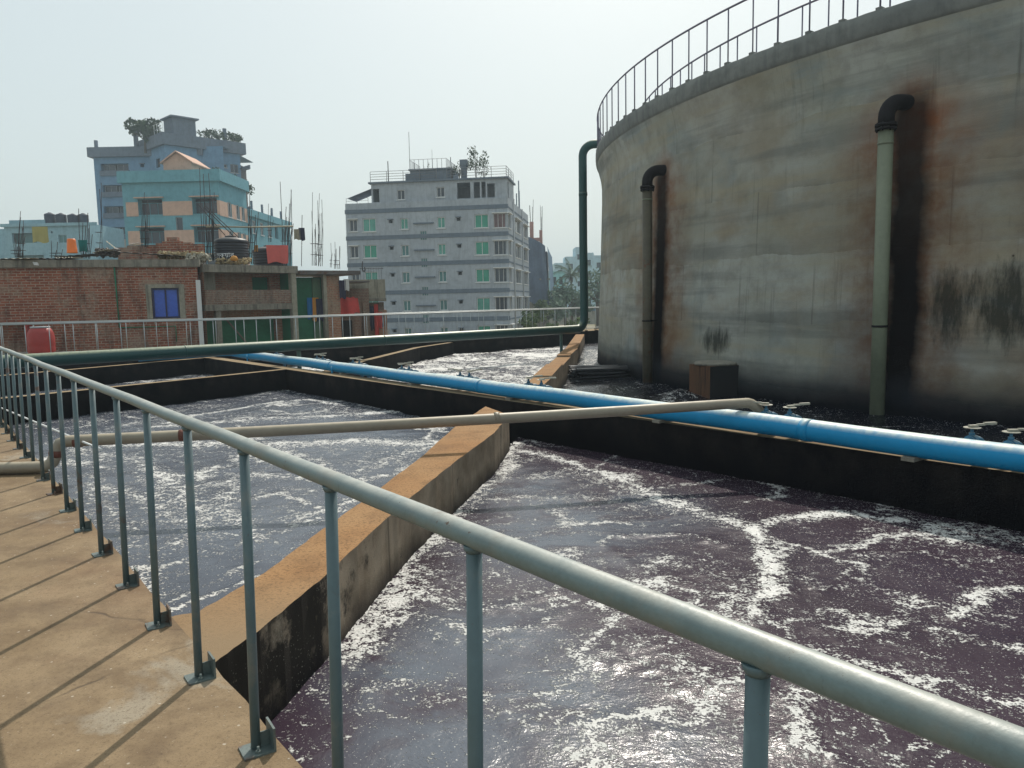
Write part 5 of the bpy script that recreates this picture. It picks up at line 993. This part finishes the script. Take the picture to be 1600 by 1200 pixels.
wt2 = water_tank((*gy(421, 400, 36.0)[:2], 3.15), .74, 1.08, 'second black roof tank draped with a red cloth')
# lettering on the tank: small arched word in a local script
cu = bpy.data.curves.new('lettering', 'FONT'); cu.body = '\u09b8\u09cd\u0995\u09af\u09bc\u09be\u09b0'; cu.size = .26; cu.extrude = .004; cu.align_x = 'CENTER'
to = bpy.data.objects.new('lt_tmp', cu); COL.objects.link(to); dg = bpy.context.evaluated_depsgraph_get(); dg.update()
try:
    me = bpy.data.meshes.new_from_object(to.evaluated_get(dg)); ok = len(me.vertices) > 20
except Exception: ok = False
bpy.data.objects.remove(to)
if ok:
    R = .712
    for v in me.vertices: x, y, z = v.co; a = x/R + .28; v.co = (R*sin(a) , -R*cos(a) - .004 - z, y + .26)
    me.materials.clear(); me.materials.append(M['lettering']); o = bpy.data.objects.new('lettering', me); COL.objects.link(o); o.parent = wt; o.rotation_euler = (0, 0, radians(-20))
hang(gy(433, 383, 34.9), radians(20), .95, .78, 'pink_cloth', 'faded red cloth draped over the second roof tank', 7); hang(gy(400, 383, 34.6), radians(10), .17, .28, 'orange_cloth', 'small orange rag by the second roof tank', 8)
hang(gy(464, 358, 38), 0, .32, .5, 'bamboo', 'pale towel on the line right of the rebar', 9, 'washing on the thin pole'); hang(gy(471, 356, 38), 0, .3, .6, 'dark_cloth', 'dark trousers on the line right of the rebar', 10, 'washing on the thin pole'); pole(gy(472, 336, 38.1), gy(471, 416, 38.1), .015, 'rebar', 'thin upright pole holding the washing line', 'washing_pole')
hang(gy(62, 354, 33), radians(5), .64, .66, 'yellow_cloth', 'yellow gauze sheet drying before the cyan building', 12); hang(gy(129, 375, 30.3), 0, .36, .44, 'teal_cloth', 'teal cloth hung right of the orange bucket', 13)
ob = gy(113, 395.5, 29.8); m = MB().lathe([(.0, 0), (.19, 0), (.185, .03), (.15, .5), (.13, .54), (0, .545)], 20, ob); o = m.solo('bucket', M['orange_plastic'], 'upturned orange plastic bucket on the brick roof', 'bucket')
rt = RF; r = random.Random(17)
def roofxy(px, Y): q = gy(px, 400, Y); return q.x, q.y
# brick ruin wall on the roof
m = MB(); xs = [185, 200, 215, 232, 245, 255, 262, 270, 278, 284, 300, 318]; tops = [388, 384, 383, 383, 384, 379, 374, 370, 373, 378, 381, 384]
P2 = [gy(x_, t_, 32.3) for x_, t_ in zip(xs, tops)]
for a, b in zip(P2, P2[1:]):
    h = (a.z+b.z)/2; h = round(h/.075)*.075; m.box(a.x+.001, b.x, 32.2, 32.45, rt+.002, h)
m.solo('brick_parapet', M['brick'], 'crumbling stepped brick parapet on the roof', 'parapet')
def sheet(px, py, Y, w_, d_, tilt, mat, label, rz=0, name='tin_sheet'):
    q = gy(px, py, Y); T = Matrix.Translation(q) @ Matrix.Rotation(rz, 4, 'Z') @ Matrix.Rotation(tilt, 4, 'Y'); m = MB(); n = 24; vs = []
    for j in (0, 1):
        for i in range(n+1): vs.append(T @ V(((i/n-.5)*w_, (j-.5)*d_, .012*sin(i*1.6))))
    m.add(vs, [(i, i+1, n+2+i, n+1+i) for i in range(n)], True); b = len(m.v); m.v += [(x, y, z-.01) for x, y, z in m.v[:b]]; m.f += [[b+k for k in f[::-1]] for f in m.f[:n]]; m.sm += [True]*n; m.mi += [0]*n
    return m.solo(name, M[mat], label, 'sheet')
sheet(28, 405, 28.6, 1.6, 1.0, 0, 'tin_pale', 'pale board lying on the far left of the brick roof'); sheet(83, 404.5, 29, 1.5, .8, .03, 'tin', 'grey tin sheet lying in the middle of the left roof'); sheet(108, 403, 29.3, .7, .7, 0, 'tin_pale', 'pale board piece below the orange bucket')
sheet(130, 399.5, 30.2, 1.7, 1.0, -.05, 'tin', 'dark tin sheet beneath the teal cloth'); sheet(163, 393, 30.6, .6, .7, -.2, 'tin_pale', 'pale tilted board left of the ruin'); sheet(177, 385, 30.8, .7, .1, .7, 'bamboo', 'slanting plank left of the ruin', name='plank'); sheet(235, 397, 30.8, 2.4, 1.0, .08, 'tin', 'long dark tin sheet in front of the ruin'); sheet(213, 381, 32.6, .42, .5, -.15, 'white', 'white scrap sheet on top of the ruin'); sheet(56, 412, 28.2, .12, .3, 1.2, 'white', 'white rag on the roof edge')
def rubble(px0_, px1_, py, Y, n, label, seed, mats=('rubble',), s=.1, hh=.18):
    r = random.Random(seed); m = MB()
    for k in range(n):
        q = gy(px0_+(px1_-px0_)*r.random(), py, Y + r.uniform(-.4, .4)); q.z += r.uniform(-.08, hh); M_ = Matrix.Rotation(r.uniform(0, 6), 4, V((r.gauss(0, 1), r.gauss(0, 1), r.gauss(0, 1))).normalized()); a = s*r.uniform(.5, 1.4)
        m.cbox(q, (a, a*r.uniform(.4, .9), a*r.uniform(.3, .7)), 0, M_)
    return m.solo('rubble', M[mats[0]], label, 'rubble', kind='stuff')
rubble(248, 318, 401, 31.4, 260, 'pale rubble heap in front of the ruin', 1, ('rubble',)); rubble(290, 330, 405, 31.0, 90, 'grey rubble at the roof edge', 2, ('slab_pale',), .11); rubble(338, 392, 409, 32.4, 200, 'rubble around the foot of the black tank', 3, ('rubble',), .09, .12); rubble(150, 185, 397, 30.8, 60, 'broken dark debris left of the ruin', 4, ('tin',), .16)
o = MB().lathe([(0, 0), (.13, .02), (.16, .1), (.1, .2), (0, .23)], 12, gy(366, 408, 31.9)).solo('sack', M['orange_cloth'], 'small yellow sack in the rubble below the tank lettering', 'sack')
# red barrel on the far walkway
bq = gz(66, 552, .08); bq = V((-14.3, 24.55, .08)); q0 = gy(66, 552, 24.6); bq = V((q0.x, 24.6, .08)); r_ = .39
br = thing('barrel', 'faded red plastic barrel standing on the far walkway', 'barrel', bq)
MB().lathe([(0, 0), (r_*.85, 0), (r_*.93, .05), (r_, .25), (r_*.97, .3), (r_, .36), (r_, .62), (r_*.96, .67), (r_*.97, .72), (r_*.8, .86), (r_*.7, .9), (0, .9)], 28).build('body', M['red_plastic'], br)
MB().lathe([(r_*.72, .9), (r_*.74, .92), (r_*.72, .95), (0, .95)], 24).build('rim', M['greyframe'], br)
# ------------------------------------------------------------------ haze: one closed box, sky outside
hz = MB().box(-1500, 1500, -320, 1500, GZ-1, 46).solo('haze', None, 'thin pale city haze over the whole place', 'haze', kind='stuff')
hm = bpy.data.materials.new('haze_air'); hm.use_nodes = True; t = hm.node_tree
for n_ in list(t.nodes):
    if n_.type == 'BSDF_PRINCIPLED': t.nodes.remove(n_)
pv = t.nodes.new('ShaderNodeVolumePrincipled'); pv.inputs['Color'].default_value = (.72, .86, .95, 1); pv.inputs['Density'].default_value = .0010; pv.inputs['Anisotropy'].default_value = .2
out = [n_ for n_ in t.nodes if n_.type == 'OUTPUT_MATERIAL'][0]; t.links.new(pv.outputs[0], out.inputs['Volume']); hz.data.materials.clear(); hz.data.materials.append(hm)
